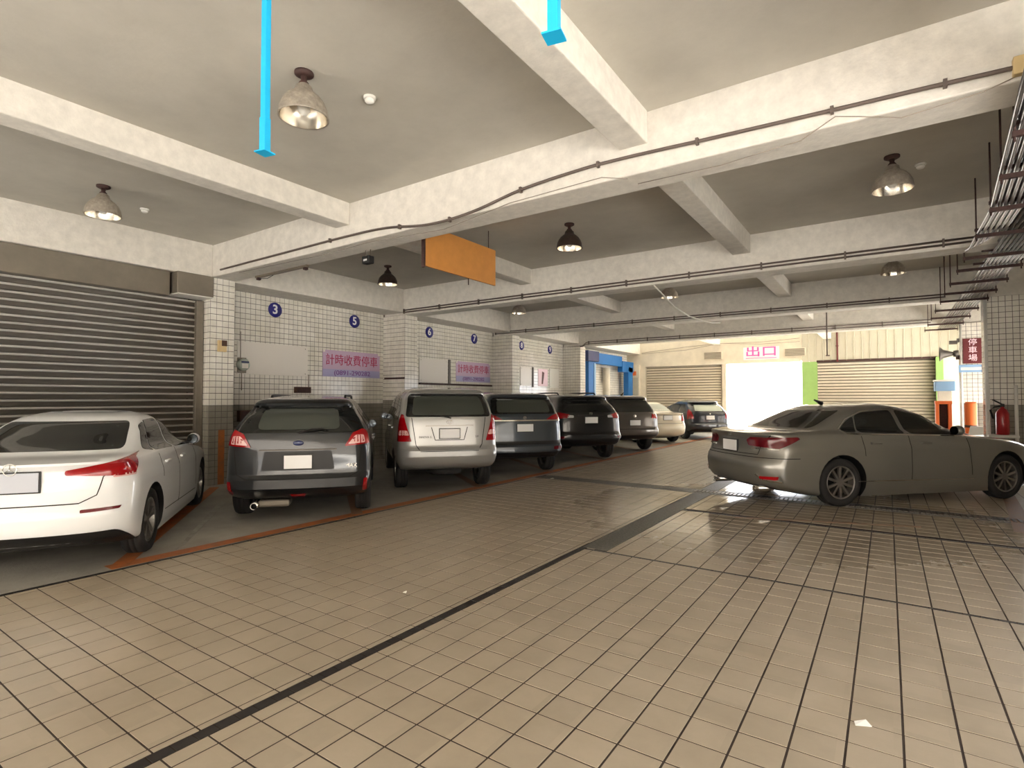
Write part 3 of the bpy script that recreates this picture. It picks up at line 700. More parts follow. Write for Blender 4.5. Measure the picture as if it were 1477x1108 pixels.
def badge_ring(t, sh, z, r, rx=1.0, star=False):
    p = sh.wrap(0, z, 0.0); bm = bmesh.new(); n = 28
    add_tube(bm, [(p[0]-0.008, r*rx*math.cos(2*PI*k/n), z+r*math.sin(2*PI*k/n)) for k in range(n+1)], r*0.09, 6)
    if star:
        for a in (90, 210, 330):
            c, s_ = math.cos(math.radians(a)), math.sin(math.radians(a)); v = [bm.verts.new(q) for q in ((p[0]-0.010, c*r, z+s_*r), (p[0]-0.012, -s_*r*0.14, z+c*r*0.14), (p[0]-0.02, 0, z), (p[0]-0.012, s_*r*0.14, z-c*r*0.14), (p[0]+0.01, 0, z))]
            for f in ((0, 1, 2), (0, 2, 3), (0, 3, 4), (0, 4, 1)): bm.faces.new([v[i] for i in f])
    else:
        add_tube(bm, [(p[0]-0.008, r*rx*0.42*math.cos(2*PI*k/n), z+r*0.95*math.sin(2*PI*k/n)) for k in range(n+1)], r*0.08, 6)
        add_tube(bm, [(p[0]-0.008, r*rx*0.75*math.cos(2*PI*k/n), z+r*0.35+r*0.42*math.sin(2*PI*k/n)) for k in range(n+1)], r*0.08, 6)
    return bm_obj('badge', bm, M['chrome'], t, smooth=True)
def wiper(t, sh, z, u0, u1, m='trim'):
    p = sh.wrap(u0, z, 0.025); q = sh.wrap(u1, z+0.05, 0.03)
    bm = bmesh.new(); add_tube(bm, [p, ((p[0]+q[0])/2-0.02, (p[1]+q[1])/2, (p[2]+q[2])/2+0.02), q], 0.012, 6); bm_obj('rear_wiper', bm, M[m], t)
def roof_rails(t, sh, x0, x1, y, z, m='trim', lift=0.05):
    for sg in (1, -1): tube('roof_rail', [(x0, sg*y, z-0.05), (x0+0.12, sg*y, z+lift*0.8), (x0+0.4, sg*y, z+lift), (x1-0.4, sg*y, z+lift), (x1-0.12, sg*y, z+lift*0.8), (x1, sg*y, z-0.05)], 0.018, M[m], t)
def exhaust(t, x, y, z, r=0.04):
    bm = bmesh.new(); add_lathe(bm, [(r*0.8, 0.12), (r*0.85, -0.0), (r, -0.01), (r, 0.30)], 16, 'x', (x, y, z)); o = bm_obj('exhaust_pipe', bm, M['chrome'], t, smooth=True)
    bm = bmesh.new(); rg = add_lathe(bm, [(0.001, 0.1), (r*0.82, 0.1)], 16, 'x', (x, y, z)); bm_obj('pipe_bore', bm, M['seam'], o)
def letters(t, sh, s, u, z, size, m='chrome', width=None):
    x = sh.wrap(u, z, 0.004)[0]; text('model_lettering', s, size, M[m], t, (x, u, z), (PI/2, 0, -PI/2), 0.003, width=width)
# generic side glazing for tall cars and saloons
def hatch_sides(sh, L, H, belt, rear, cowl):
    zt = H-0.19; zb = belt+0.05
    w1 = [(rear, zb), (rear+0.62, zb), (rear+0.66, zt), (rear+0.30, zt)]
    w2 = [(rear+0.70, zb), (rear+1.52, zb), (rear+1.46, zt), (rear+0.73, zt)]
    w3 = [(rear+1.60, zb), (cowl, zb), (cowl-0.62, zt), (rear+1.56, zt)]
    return [w1, w2, w3], [[(rear+0.62, 0.75), (rear+0.68, zb)], [(rear+1.56, 0.42), (rear+1.56, zb)], [(cowl+0.02, 0.45), (cowl+0.02, belt)]], [(rear+0.85, belt-0.12), (rear+1.72, belt-0.12)]

# ---- 1 white saloon
L, W, H = 4.55, 0.898, 1.48
sh = sedan_shape(L, W, H, deck=1.07, tail=0.55, nose=1.28, glen=0.85)
def ex(t, b, sh, RW):
    plate(sh, t, 0.885, 0.40, 0.17, 'plate_grey'); badge_ring(t, sh, 1.005, 0.05, 1.0, True)
    seam(b, RW, [(-0.80, 1.02), (-0.66, 0.90), (-0.62, 0.74), (-0.5, 0.68), (0.5, 0.68), (0.62, 0.74), (0.66, 0.90), (0.80, 1.02)])
    for sg in (1, -1): patch('reflector', rounded([(sg*0.52, 0.595), (sg*0.82, 0.605), (sg*0.84, 0.63), (sg*0.52, 0.625)], 0.01), RW, M['lens_dark'], t, off=0.008)
    patch('lower_valance', rounded([(-0.80, 0.155), (0.80, 0.155), (0.94, 0.30), (0.80, 0.41), (-0.80, 0.41), (-0.94, 0.30)], 0.05), RW, M['trim'], t, off=0.006)
car('saloon_car', 'white saloon with red tail lights in front of the big roller shutter', sh, paint('white_car_paint', (246, 248, 250), 0.0), (-5.78, 1.32), 144.4, (0.93, 3.66), W, 0.34, style=5, s=0.92,
    windows=[[(1.05, 1.08), (1.28, 1.05), (1.52, 1.37), (1.33, 1.33)], [(1.31, 1.05), (2.02, 1.03), (2.05, 1.395), (1.55, 1.38)], [(2.08, 1.03), (3.02, 1.00), (2.52, 1.35), (2.11, 1.395)]],
    lights=[('tail_light', [(0.38, 0.93), (0.80, 0.90), (0.98, 0.905), (1.15, 1.02), (1.14, 1.06), (1.0, 1.08), (0.75, 1.04), (0.38, 0.975)], 'lens'), ('light_strip', [(0.74, 0.888), (0.99, 0.89), (1.01, 0.925), (0.74, 0.912)], 'lens_bright')],
    rear_glass=[(-0.68, 1.115), (0.68, 1.115), (0.57, 1.385), (-0.57, 1.385)], extra=ex, doors=[[(1.30, 0.75), (1.32, 1.05)], [(2.06, 0.34), (2.06, 1.03)], [(3.1, 0.40), (3.06, 1.0)], [(1.4, 0.36), (3.1, 0.34)]], handles=[(1.55, 0.90), (2.3, 0.89)], mirror=(2.86, 1.02))

# ---- 2 dark grey MPV, second bay
L, W, H = 4.40, 0.91, 1.60
sh = hatch_shape(L, W, H, zb=0.26, belt=1.10, sl=0.34, roofw=0.63, bump=0.56, Lr=0.32)
ws, ds, hs = hatch_sides(sh, L, H, 1.08, 0.72, 3.3)
def ex(t, b, sh, RW):
    plate(sh, t, 0.765, 0.33, 0.165)
    patch('chrome_strip', [(-0.46, 0.91), (0.46, 0.91), (0.46, 0.925), (-0.46, 0.925)], RW, M['gunmetal'], t, off=0.02)
    badge_disc(t, sh, 1.0, 0.032, 'badge_blue', 2.0); wiper(t, sh, 1.13, 0.0, -0.3)
    patch('tailgate_recess', rounded([(-0.44, 0.66), (0.44, 0.66), (0.40, 0.90), (-0.40, 0.90)], 0.03), RW, M['trim'], b, off=0.001)
    seam(b, RW, [(-0.78, 0.93), (-0.74, 0.62), (-0.62, 0.56), (0.62, 0.56), (0.74, 0.62), (0.78, 0.93)], 0.012)
    for sg in (1, -1): patch('reflector', rounded([(sg*0.80, 0.36), (sg*0.88, 0.36), (sg*0.88, 0.53), (sg*0.82, 0.53)], 0.01), RW, M['lens'], t, off=0.008)
    patch('lower_valance', rounded([(-0.72, 0.28), (0.72, 0.28), (0.56, 0.42), (-0.56, 0.42)], 0.04), RW, M['trim'], t, off=0.004)
    patch('fog_light', rounded([(-0.06, 0.30), (0.06, 0.30), (0.10, 0.36), (-0.10, 0.36)], 0.02), RW, M['lens'], t, off=0.01)
    exhaust(t, 0.10, 0.52, 0.22); box('silencer', 0.22, 0.5, 0.12, 0.5, 0.18, 0.27, M['steel_box'], t, bev=0.03)
    roof_rails(t, sh, 1.0, 2.9, 0.50, H-0.02, lift=0.025); letters(t, sh, 'i-MAX', -0.62, 0.70, 0.07)
    patch('roof_spoiler', rounded([(-0.55, H-0.095), (0.55, H-0.095), (0.52, H-0.045), (-0.52, H-0.045)], 0.02), RW, M['trim'], t, off=0.008)
car('people_carrier', 'dark grey people carrier with red and clear tail lights under number 3', sh, paint('dark_grey_paint', (36, 39, 43), 0.4), (-5.85, 3.97), 138.0, (0.85, 3.50), W, 0.325, windows=ws, doors=ds, handles=hs, mirror=(3.15, 1.06), belt=1.1,
    lights=[('tail_light', [(0.56, 0.95), (0.98, 0.98), (1.0, 1.12), (0.80, 1.17), (0.66, 1.12)], 'lens'), ('reversing_lens', [(0.60, 0.975), (0.84, 0.99), (0.82, 1.09), (0.70, 1.09)], 'lens_bright')],
    rear_glass=[(-0.86, 1.13), (0.86, 1.13), (0.70, H-0.13), (-0.70, H-0.13)], glass_in=([(-0.50, 1.17), (0.50, 1.17), (0.46, H-0.17), (-0.46, H-0.17)], 'glass_grey'), extra=ex)

# ---- 3 silver tall van
L, W, H = 4.58, 0.865, 1.76
sh = hatch_shape(L, W, H, zb=0.36, belt=1.25, sl=0.26, nose=0.95, roofw=0.68, bump=0.72, Lr=0.24)
ws, ds, hs = hatch_sides(sh, L, H, 1.16, 0.5, 3.45)
def ex(t, b, sh, RW):
    plate(sh, t, 0.985, 0.33, 0.15)
    patch('chrome_strip', [(-0.40, 1.105), (0.40, 1.105), (0.40, 1.125), (-0.40, 1.125)], RW, M['alloy'], t, off=0.02)
    badge_ring(t, sh, 1.175, 0.035, 1.5); wiper(t, sh, 1.24, -0.02, 0.35)
    ribbon('plate_recess', [(-0.30, 1.09), (-0.24, 0.88), (0.24, 0.88), (0.30, 1.09)], 0.012, RW, M['seam'], b)
    seam(b, RW, [(-0.62, 1.25), (-0.55, 0.80), (-0.48, 0.70), (0.48, 0.70), (0.55, 0.80), (0.62, 1.25)], 0.011)
    letters(t, sh, 'INNOVA G', 0.40, 0.93, 0.05, width=0.20, m='trim'); letters(t, sh, '2.0', -0.46, 0.93, 0.045, m='trim')
    patch('roof_spoiler', rounded([(-0.60, H-0.10), (0.60, H-0.10), (0.56, H-0.04), (-0.56, H-0.04)], 0.02), RW, b.data.materials[0], t, off=0.03)
    box('underbody', 1.3, 4.2, -0.5, 0.5, 0.26, 0.40, M['trim'], t)
    lathe('spare_wheel', [(0.001, 0.27), (0.28, 0.27), (0.31, 0.30), (0.31, 0.38), (0.001, 0.38)], M['rubber'], t, 24, c=(0.62, 0, 0))
car('van', 'silver tall family van between the dark grey and the blue-grey people carriers', sh, paint('silver_paint', (168, 168, 166), 0.45), (-5.69, 6.57), 140.5, (0.92, 3.67), W, 0.33, windows=ws, doors=ds, handles=hs, mirror=(3.3, 1.14), belt=1.2,
    lights=[('tail_light', [(0.62, 0.86), (0.98, 0.86), (0.94, 1.10), (0.86, 1.31), (0.76, 1.30), (0.70, 1.10)], 'lens'), ('reversing_lens', [(0.66, 0.96), (0.86, 0.96), (0.84, 1.04), (0.70, 1.04)], 'lens_bright')],
    rear_glass=[(-0.73, 1.26), (0.73, 1.26), (0.66, H-0.12), (-0.66, H-0.12)], glass_in=([(-0.62, 1.29), (0.62, 1.29), (0.56, H-0.16), (-0.56, H-0.16)], 'glass_grey'), extra=ex)

# ---- 4 blue grey MPV
L, W, H = 4.55, 0.88, 1.70
sh = hatch_shape(L, W, H, zb=0.32, belt=1.18, sl=0.24, roofw=0.68, bump=0.60, Lr=0.28)
ws, ds, hs = hatch_sides(sh, L, H, 1.12, 0.55, 3.4)
def ex(t, b, sh, RW):
    plate(sh, t, 0.97, 0.34, 0.15)
    patch('chrome_strip', [(-0.92, 1.105), (0.92, 1.105), (0.92, 1.13), (-0.92, 1.13)], RW, M['chrome'], t, off=0.014)
    badge_ring(t, sh, 1.17, 0.03, 1.2)
    patch('lower_valance', rounded([(-0.74, 0.34), (0.74, 0.34), (0.74, 0.50), (-0.74, 0.50)], 0.04), RW, M['trim'], t, off=0.004)
    patch('bumper_gap', [(-0.85, 0.63), (0.85, 0.63), (0.85, 0.70), (-0.85, 0.70)], RW, M['trim'], t, off=0.003)
    for sg in (1, -1): patch('reflector', rounded([(sg*0.62, 0.52), (sg*0.90, 0.53), (sg*0.92, 0.60), (sg*0.62, 0.585)], 0.02), RW, M['lens_dark'], t, off=0.008)
car('people_carrier', 'blue-grey people carrier with a chrome strip, between silver van and black off-roader', sh, paint('blue_grey_paint', (66, 74, 82), 0.5), (-5.78, 8.90), 141, (0.88, 3.63), W, 0.33, windows=ws, doors=ds, handles=hs, mirror=(3.25, 1.12), belt=1.15,
    lights=[('tail_light', [(0.46, 1.135), (1.02, 1.135), (1.02, 1.24), (0.84, 1.27), (0.62, 1.22)], 'lens')],
    rear_glass=[(-0.70, 1.25), (0.70, 1.25), (0.64, H-0.12), (-0.64, H-0.12)], glass_in=([(-0.58, 1.28), (0.58, 1.28), (0.54, H-0.17), (-0.54, H-0.17)], 'glass_grey'), extra=ex)

# ---- 5 black off-roader
L, W, H = 4.57, 0.92, 1.68
sh = hatch_shape(L, W, H, zb=0.36, belt=1.16, sl=0.34, roofw=0.66, bump=0.68, Lr=0.32)
ws, ds, hs = hatch_sides(sh, L, H, 1.12, 0.62, 3.35)
def ex(t, b, sh, RW):
    plate(sh, t, 1.03, 0.34, 0.15)
    patch('chrome_strip', [(-0.34, 1.135), (0.34, 1.135), (0.34, 1.16), (-0.34, 1.16)], RW, M['trim'], t, off=0.02)
    badge_ring(t, sh, 1.19, 0.03, 1.4); roof_rails(t, sh, 0.9, 2.9, 0.52, H-0.02)
    patch('lower_valance', rounded([(-0.80, 0.38), (0.80, 0.38), (0.80, 0.62), (-0.80, 0.62)], 0.05), RW, M['trim'], t, off=0.004)
    for sg in (1, -1): patch('reflector', rounded([(sg*0.72, 0.58), (sg*0.90, 0.58), (sg*0.90, 0.64), (sg*0.72, 0.64)], 0.02), RW, M['lens_dark'], t, off=0.01)
car('off_roader', 'black off-roader with clear-tipped red tail lights under number 7', sh, paint('black_paint', (20, 21, 24), 0.2), (-5.76, 11.75), 141, (0.93, 3.59), W, 0.345, windows=ws, doors=ds, handles=hs, mirror=(3.2, 1.1), belt=1.12,
    lights=[('tail_light', [(0.62, 1.08), (1.05, 1.06), (1.08, 1.20), (0.80, 1.22), (0.55, 1.17)], 'lens'), ('clear_tip', [(0.46, 1.09), (0.62, 1.09), (0.60, 1.16), (0.46, 1.15)], 'lens_clear')],
    rear_glass=[(-0.72, 1.22), (0.72, 1.22), (0.62, H-0.12), (-0.62, H-0.12)], extra=ex)

# ---- 6 grey brown off-roader
L, W, H = 4.45, 0.91, 1.68
sh = hatch_shape(L, W, H, zb=0.34, belt=1.10, sl=0.36, roofw=0.68, bump=0.66, Lr=0.34)
ws, ds, hs = hatch_sides(sh, L, H, 1.08, 0.62, 3.3)
def ex(t, b, sh, RW):
    plate(sh, t, 0.86, 0.34, 0.15); badge_disc(t, sh, 1.05, 0.05, 'chrome')
    seam(b, RW, [(-0.7, 1.05), (-0.68, 0.68), (0.68, 0.68), (0.7, 1.05)], 0.012)
    patch('lower_valance', rounded([(-0.80, 0.36), (0.80, 0.36), (0.80, 0.50), (-0.80, 0.50)], 0.05), RW, M['trim'], t, off=0.004); tube('antenna', [(0.9, 0, H-0.02), (0.75, 0, H+0.06)], [0.03, 0.01], M['trim'], t)
car('off_roader', 'grey-brown off-roader between the black one and the cream saloon', sh, paint('grey_brown_paint', (98, 92, 88), 0.45), (-5.77, 14.5), 141, (0.90, 3.52), W, 0.34, windows=ws, doors=ds, handles=hs, mirror=(3.15, 1.06), belt=1.08,
    lights=[('tail_light', [(0.56, 0.98), (1.02, 0.96), (1.04, 1.10), (0.60, 1.12)], 'lens')], rear_glass=[(-0.74, 1.17), (0.74, 1.17), (0.62, H-0.12), (-0.62, H-0.12)], extra=ex)

# ---- 7 cream saloon
L, W, H = 4.50, 0.86, 1.46
sh = sedan_shape(L, W, H, deck=1.07, tail=0.62, nose=1.25, glen=0.7, roofw=0.58)
def ex(t, b, sh, RW):
    plate(sh, t, 0.90, 0.34, 0.15); seam(b, RW, [(-0.62, 1.02), (-0.6, 0.70), (0.6, 0.70), (0.62, 1.02)], 0.012)
car('saloon_car', 'small cream saloon near the exit, before the dark hatchback', sh, paint('cream_paint', (222, 212, 190), 0.1), (-5.95, 17.85), 141, (0.95, 3.55), W, 0.31,
    windows=[[(1.25, 1.05), (2.0, 1.03), (2.02, 1.37), (1.55, 1.35)], [(2.06, 1.03), (3.0, 1.0), (2.5, 1.33), (2.08, 1.37)]], doors=[[(2.04, 0.34), (2.04, 1.03)]], handles=[(1.5, 0.9), (2.3, 0.89)], mirror=(2.84, 1.02),
    lights=[('tail_light', [(0.58, 0.78), (0.98, 0.78), (0.98, 1.0), (0.66, 1.02)], 'lens')], rear_glass=[(-0.62, 1.11), (0.62, 1.11), (0.52, 1.37), (-0.52, 1.37)], glass='glass_pale', extra=ex)

# ---- 8 dark hatchback
L, W, H = 3.90, 0.84, 1.52
sh = hatch_shape(L, W, H, zb=0.26, belt=1.02, sl=0.42, roofw=0.60, bump=0.58, nose=0.85, Lr=0.32)
ws, ds, hs = hatch_sides(sh, L, H, 1.0, 0.5, 2.95)
def ex(t, b, sh, RW):
    plate(sh, t, 0.84, 0.33, 0.15); badge_disc(t, sh, 0.98, 0.03, 'chrome')
    patch('lower_valance', rounded([(-0.66, 0.28), (0.66, 0.28), (0.66, 0.40), (-0.66, 0.40)], 0.04), RW, M['trim'], t, off=0.004)
car('hatchback', 'small dark blue hatchback parked last, beside the exit', sh, paint('dark_blue_paint', (34, 40, 52), 0.4), (-5.3, 20.5), 132, (0.72, 3.20), W, 0.30, windows=ws, doors=ds, handles=hs, mirror=(2.8, 1.0), belt=1.02,
    lights=[('tail_light', [(0.62, 0.80), (0.92, 0.78), (0.94, 1.05), (0.80, 1.16), (0.72, 1.12)], 'lens')], rear_glass=[(-0.62, 1.06), (0.62, 1.06), (0.54, H-0.16), (-0.54, H-0.16)], glass_in=([(-0.58, 1.08), (0.58, 1.08), (0.50, H-0.2), (-0.50, H-0.2)], 'glass_pale'), extra=ex)

# ---- 9 champagne silver saloon on the right
L, W, H = 5.16, 0.938, 1.475
sh = sedan_shape(L, W, H, deck=1.07, tail=0.70, nose=1.45, glen=0.90, roofw=0.62, zb=0.14, Lr=0.46)
def ex(t, b, sh, RW):
    plate(sh, t, 0.84, 0.34, 0.16)
    seam(b, RW, [(-0.78, 1.02), (-0.62, 0.92), (-0.58, 0.74), (0.58, 0.74), (0.62, 0.92), (0.78, 1.02)])
    seam(b, RW, [(-1.2, 0.70), (-0.6, 0.70), (0.6, 0.70), (1.2, 0.70)])
    badge_ring(t, sh, 1.0, 0.03, 1.3)
    for sg in (1, -1):
        patch('reflector', rounded([(sg*0.66, 0.40), (sg*0.90, 0.40), (sg*0.92, 0.45), (sg*0.66, 0.44)], 0.01), RW, M['lens'], t, off=0.012)
        ribbon('bumper_chrome', [(sg*0.60, 0.46), (sg*0.70, 0.385), (sg*0.95, 0.37)], 0.018, RW, M['chrome'], t, off=0.012)
        ribbon('light_chrome', [(sg*0.46, 0.825), (sg*0.88, 0.825)], 0.016, RW, M['chrome'], t, off=0.014)
    patch('lower_valance', rounded([(-0.82, 0.145), (0.82, 0.145), (0.66, 0.30), (-0.66, 0.30)], 0.03), RW, M['trim'], t, off=0.004)
    exhaust(t, 0.12, 0.5, 0.24, 0.045); exhaust(t, 0.12, -0.5, 0.24, 0.045)
    tube('antenna', [(1.72, 0, H-0.01), (1.58, 0, H+0.05)], [0.035, 0.012], M['trim'], t)
    for sg in (1, -1):
        SD = lambda x, z, o, sg=sg: sh.side(x, z, sg, o)
        ribbon('window_chrome', [(1.30, 1.10), (1.38, 1.04), (3.42, 0.985)], 0.016, SD, M['chrome'], t, off=0.01)
        ribbon('window_chrome', [(1.30, 1.10), (1.48, 1.24), (1.80, 1.355), (2.4, 1.40), (2.95, 1.30), (3.42, 0.99)], 0.014, SD, M['chrome'], t, off=0.01)
        ribbon('sill_line', [(1.5, 0.36), (3.55, 0.34)], 0.012, SD, M['chrome'], b, off=0.003)
car('saloon_car', 'champagne silver saloon parked on the right beside the tiled columns', sh, paint('champagne_paint', (138, 136, 130), 0.55), (-2.0, 8.58), 46.4, (1.24, 4.21), W, 0.345, style=10, s=0.97,
    windows=[[(1.33, 1.10), (1.40, 1.06), (1.58, 1.055), (1.64, 1.29), (1.50, 1.22)], [(1.61, 1.055), (2.38, 1.03), (2.34, 1.375), (1.82, 1.34), (1.67, 1.295)], [(2.46, 1.03), (3.38, 1.0), (2.92, 1.28), (2.42, 1.375)]],
    lights=[('tail_light', [(0.40, 0.86), (0.88, 0.835), (1.16, 0.97), (1.15, 1.0), (0.44, 0.985), (0.36, 0.94)], 'lens_dark')],
    rear_glass=[(-0.70, 1.115), (0.70, 1.115), (0.58, 1.375), (-0.58, 1.375)], extra=ex, doors=[[(2.42, 0.36), (2.42, 1.03)], [(1.62, 0.72), (1.60, 1.05)], [(3.52, 0.40), (3.46, 1.0)]], handles=[(1.82, 0.90), (2.70, 0.89)], mirror=(3.24, 1.02))

# ================================================================== THINGS
RX, RY = (PI/2, 0, PI/2), (PI/2, 0, 0)          # lettering on the left wall / on walls that face the camera end
# ---- ceiling lamps
def lamp(x, y, label, dark=False, scale=1.0, drop=0.0, tilt=0.0):
    t = thing('ceiling_lamp', label, 'lamp', (x, y, SLAB), 0, 'bell shaped ceiling lamps', scale)
    sm = M['lamp_dark'] if dark else M['lamp_shell']
    lathe('ceiling_rose', [(0.001, 0.0), (0.075, 0.0), (0.075, -0.02), (0.05, -0.035), (0.001, -0.036)], M['rust'], t, 20)
    lathe('stem', [(0.028, -0.03), (0.022, -0.07), (0.04, -0.09), (0.04, -0.12)], M['rust'], t, 16)
    lathe('bell', [(0.04, -0.10), (0.064, -0.12), (0.074, -0.16), (0.10, -0.18), (0.135, -0.21), (0.165, -0.25), (0.186, -0.30), (0.196, -0.362), (0.20, -0.37), (0.20, -0.378), (0.188, -0.376)], sm, t, 32, cap=False)
    lathe('reflector', [(0.188, -0.376), (0.18, -0.305), (0.158, -0.255), (0.128, -0.217), (0.06, -0.19), (0.001, -0.188)], M['lamp_in'], t, 32, cap=False)
    lathe('bulb', [(0.001, -0.19), (0.022, -0.195), (0.025, -0.24), (0.05, -0.28), (0.052, -0.315), (0.03, -0.345), (0.001, -0.35)], M['bulb'], t, 16)
    return t
lamp(-3.90, 2.67, 'large bell lamp on the ceiling beside the hanging blue pole')
lamp(-8.08, 2.70, 'bell lamp on the ceiling above the roller shutter')
lamp(-8.25, 7.60, 'dark bell lamp on the ceiling left of the orange board', True)
lamp(-3.97, 7.33, 'dark bell lamp on the ceiling just behind the nearest cross beam', True)
lamp(0.08, 7.28, 'bell lamp on the ceiling beside the cable rack')
lamp(-8.15, 12.2, 'bell lamp half hidden by the second cross beam, above the tiled wall')
lamp(-4.05, 12.2, 'bell lamp half hidden by the second cross beam, over mid aisle')
lamp(0.12, 12.2, 'bell lamp half hidden by the second cross beam, near the cable rack')
def detector(x, y, label):
    t = thing('smoke_detector', label, 'detector', (x, y, SLAB), 0, 'smoke detectors')
    lathe('base', [(0.001, 0), (0.055, 0), (0.055, -0.015), (0.04, -0.02)], M['white_plastic'], t, 20)
    lathe('sensor_head', [(0.04, -0.018), (0.042, -0.04), (0.03, -0.055), (0.001, -0.058)], M['white_plastic'], t, 20)
detector(-3.74, 3.22, 'small white smoke detector beside the largest ceiling lamp')
detector(-8.58, 3.36, 'small white smoke detector above the roller shutter')
detector(0.35, 7.70, 'small smoke detector beside the lamp near the cable rack')
# ---- hanging blue poles
def pole(x, y, z, label):
    t = thing('blue_pole', label, 'pole', (x, y, z), math.radians(12), 'blue hanging poles')
    box('shaft', -0.02, 0.02, -0.02, 0.02, 0.006, SLAB-z, M['blue_pole'], t, bev=0.003)
    box('sleeve', -0.023, 0.023, -0.023, 0.023, 0.006, 0.22, M['blue_pole'], t, bev=0.003)
    box('foot_plate', -0.042, 0.042, -0.042, 0.042, 0.0, 0.008, M['blue_pole'], t)
    box('ceiling_plate', -0.06, 0.06, -0.06, 0.06, SLAB-z-0.008, SLAB-z, M['blue_pole'], t)
pole(-3.12, 1.87, 3.0, 'bright blue hanging pole with foot plate, left one beside the large lamp')
pole(-1.12, 1.94, 3.0, 'bright blue hanging pole in front of the lengthwise beam')
# ---- orange board
t = thing('hanging_board', 'blank orange plywood board hanging behind the nearest cross beam', 'board', (-5.2, 5.46, 3.32))
box('panel', -0.015, 0.015, 0, 1.62, 0, 0.57, M['wood_board'], t)
box('edge_strip', -0.035, 0.016, -0.03, 0.0, -0.02, 0.57, M['rust'], t)
for yy in (0.12, 1.45): tube('hanger', [(0, yy, 0.56), (0, yy, SLAB-3.32)], 0.006, M['rust'], t, 6)
tube('lower_hook', [(0.0, 0.95, -0.10), (0.0, 0.95, 0.02)], 0.008, M['rust'], t, 6)
# ---- small flood light under the beam
t = thing('flood_light', 'small black flood light under the nearest cross beam', 'lamp', (-6.05, 5.20, 3.61))
tube('bracket', [(-0.05, 0, 0), (-0.05, 0, -0.12), (0.05, 0, -0.12), (0.05, 0, 0)], 0.006, M['wire'], t, 6)
box('housing', -0.075, 0.075, -0.05, 0.05, -0.20, -0.09, M['black'], t, bev=0.012)
box('lens', -0.035, 0.035, -0.056, -0.048, -0.165, -0.14, M['lens_clear'], t)
# ---- fluorescent bracket under beam 1 near the column
t = thing('lamp_bracket', 'bare metal strip bracket under the nearest cross beam by the column', 'bracket', (-8.95, 5.24, 3.61))
box('rail', 0, 1.45, -0.03, 0.03, -0.035, 0, M['steel_box'], t, bev=0.004)
for xx in (0.04, 1.36): box('lamp_holder', xx, xx+0.06, -0.03, 0.03, -0.075, -0.03, M['rust'], t, bev=0.006)
tube('loose_wire', [(0.1, 0, -0.05), (0.3, 0.02, -0.07), (0.5, 0, -0.045)], 0.005, M['black'], t, 6)
# ---- conduits on the beams
def conduit(i, rows, x0, x1, label, zoff):
    y = COLY[i]+0.03; t = thing('conduit', label, 'pipe', (0, y, 0)); xs = x0
    for dz in rows: tube('pipe', [(x0, -0.024, TB[i]+zoff+dz), (x1, -0.024, TB[i]+zoff+dz)], 0.015, M['conduit'], t, 8)
    while xs < x1:
        box('clip', xs, xs+0.025, -0.044, -0.002, TB[i]+zoff+min(rows)-0.03, TB[i]+zoff+max(rows)+0.03, M['conduit'], t); xs += 1.15
    return t
conduit(1, (0.0, 0.055), -9.7, 1.0, 'twin dark conduits clipped along the second cross beam', 0.06)
conduit(2, (0.0, 0.055), -10.3, 1.0, 'twin dark conduits clipped along the third cross beam', 0.07)
t4 = conduit(3, (0.0, 0.075), -9.3, 1.0, 'twin dark conduits clipped along the farthest cross beam', 0.07)
for dz in (0.0, 0.075): tube('bend', [(-9.3, -0.02, TB[3]+0.07+dz), (-9.42, -0.02, TB[3]+0.06+dz*0.7), (-9.55, -0.02, TB[3]-0.02+dz*0.4), (-10.2, -0.02, TB[3]-0.03+dz*0.4)], 0.015, M['conduit'], t4, 8)
y1 = COLY[0]+0.03
def at1(px, py, dy=0.0):
    """a point on the near face of the nearest cross beam (a plane of the place), read off the photograph"""
    d = CF + CR*((px-738.5)/FPX) - CU*((py-554)/FPX); k = (y1-dy)/d.y
    return (d.x*k, y1-dy, CAMZ + d.z*k)
t = thing('wavy_conduit', 'dark conduit that sags in a wave along the nearest cross beam', 'pipe')
ln = [(318, 389), (420, 362), (500, 341), (556, 329), (618, 324), (680, 306), (751, 274), (830, 247), (900, 228), (1030, 198.5), (1200, 159), (1340, 126), (1466, 97)]
pts = [Vector(at1(*p, 0.024)) for p in ln]; sm = []
for k in range(len(pts)-1):
    p0, p1, p2, p3 = pts[max(0, k-1)], pts[k], pts[k+1], pts[min(len(pts)-1, k+2)]
    for j in range(6):
        u = j/6; sm.append(0.5*((2*p1) + (p2-p0)*u + (2*p0-5*p1+4*p2-p3)*u*u + (3*p1-p0-3*p2+p3)*u**3))
sm.append(pts[-1]); tube('pipe', sm, 0.016, M['conduit'], t, 8)
for k in (10, 20, 27, 36, 45, 53, 60, 67): p = sm[k]; box('clip', p.x-0.012, p.x+0.012, y1-0.044, y1-0.002, p.z-0.028, p.z+0.028, M['conduit'], t)
e = sm[-1]; box('junction_box', e.x-0.02, e.x+0.12, y1-0.064, y1-0.002, e.z-0.06, e.z+0.06, M['beige_plastic'], t, bev=0.008)
tube('thin_wire', [at1(*p, 0.006) for p in ((345, 393), (470, 367), (530, 350), (640, 331), (735, 293), (868, 256), (905, 258))], 0.004, M['wire'], t, 6)
tag(tube('loose_wire', [(-1.98, 5.06, 3.60), (-1.2, 5.05, 3.59), at1(1155, 203, 0.006), at1(1205, 168, 0.006), at1(1240, 168, 0.006), at1(1300, 170, 0.006), at1(1420, 132, 0.006), at1(1477, 105, 0.006)], 0.004, M['wire']), 'thin slack wire along the right end of the nearest cross beam', 'wire')
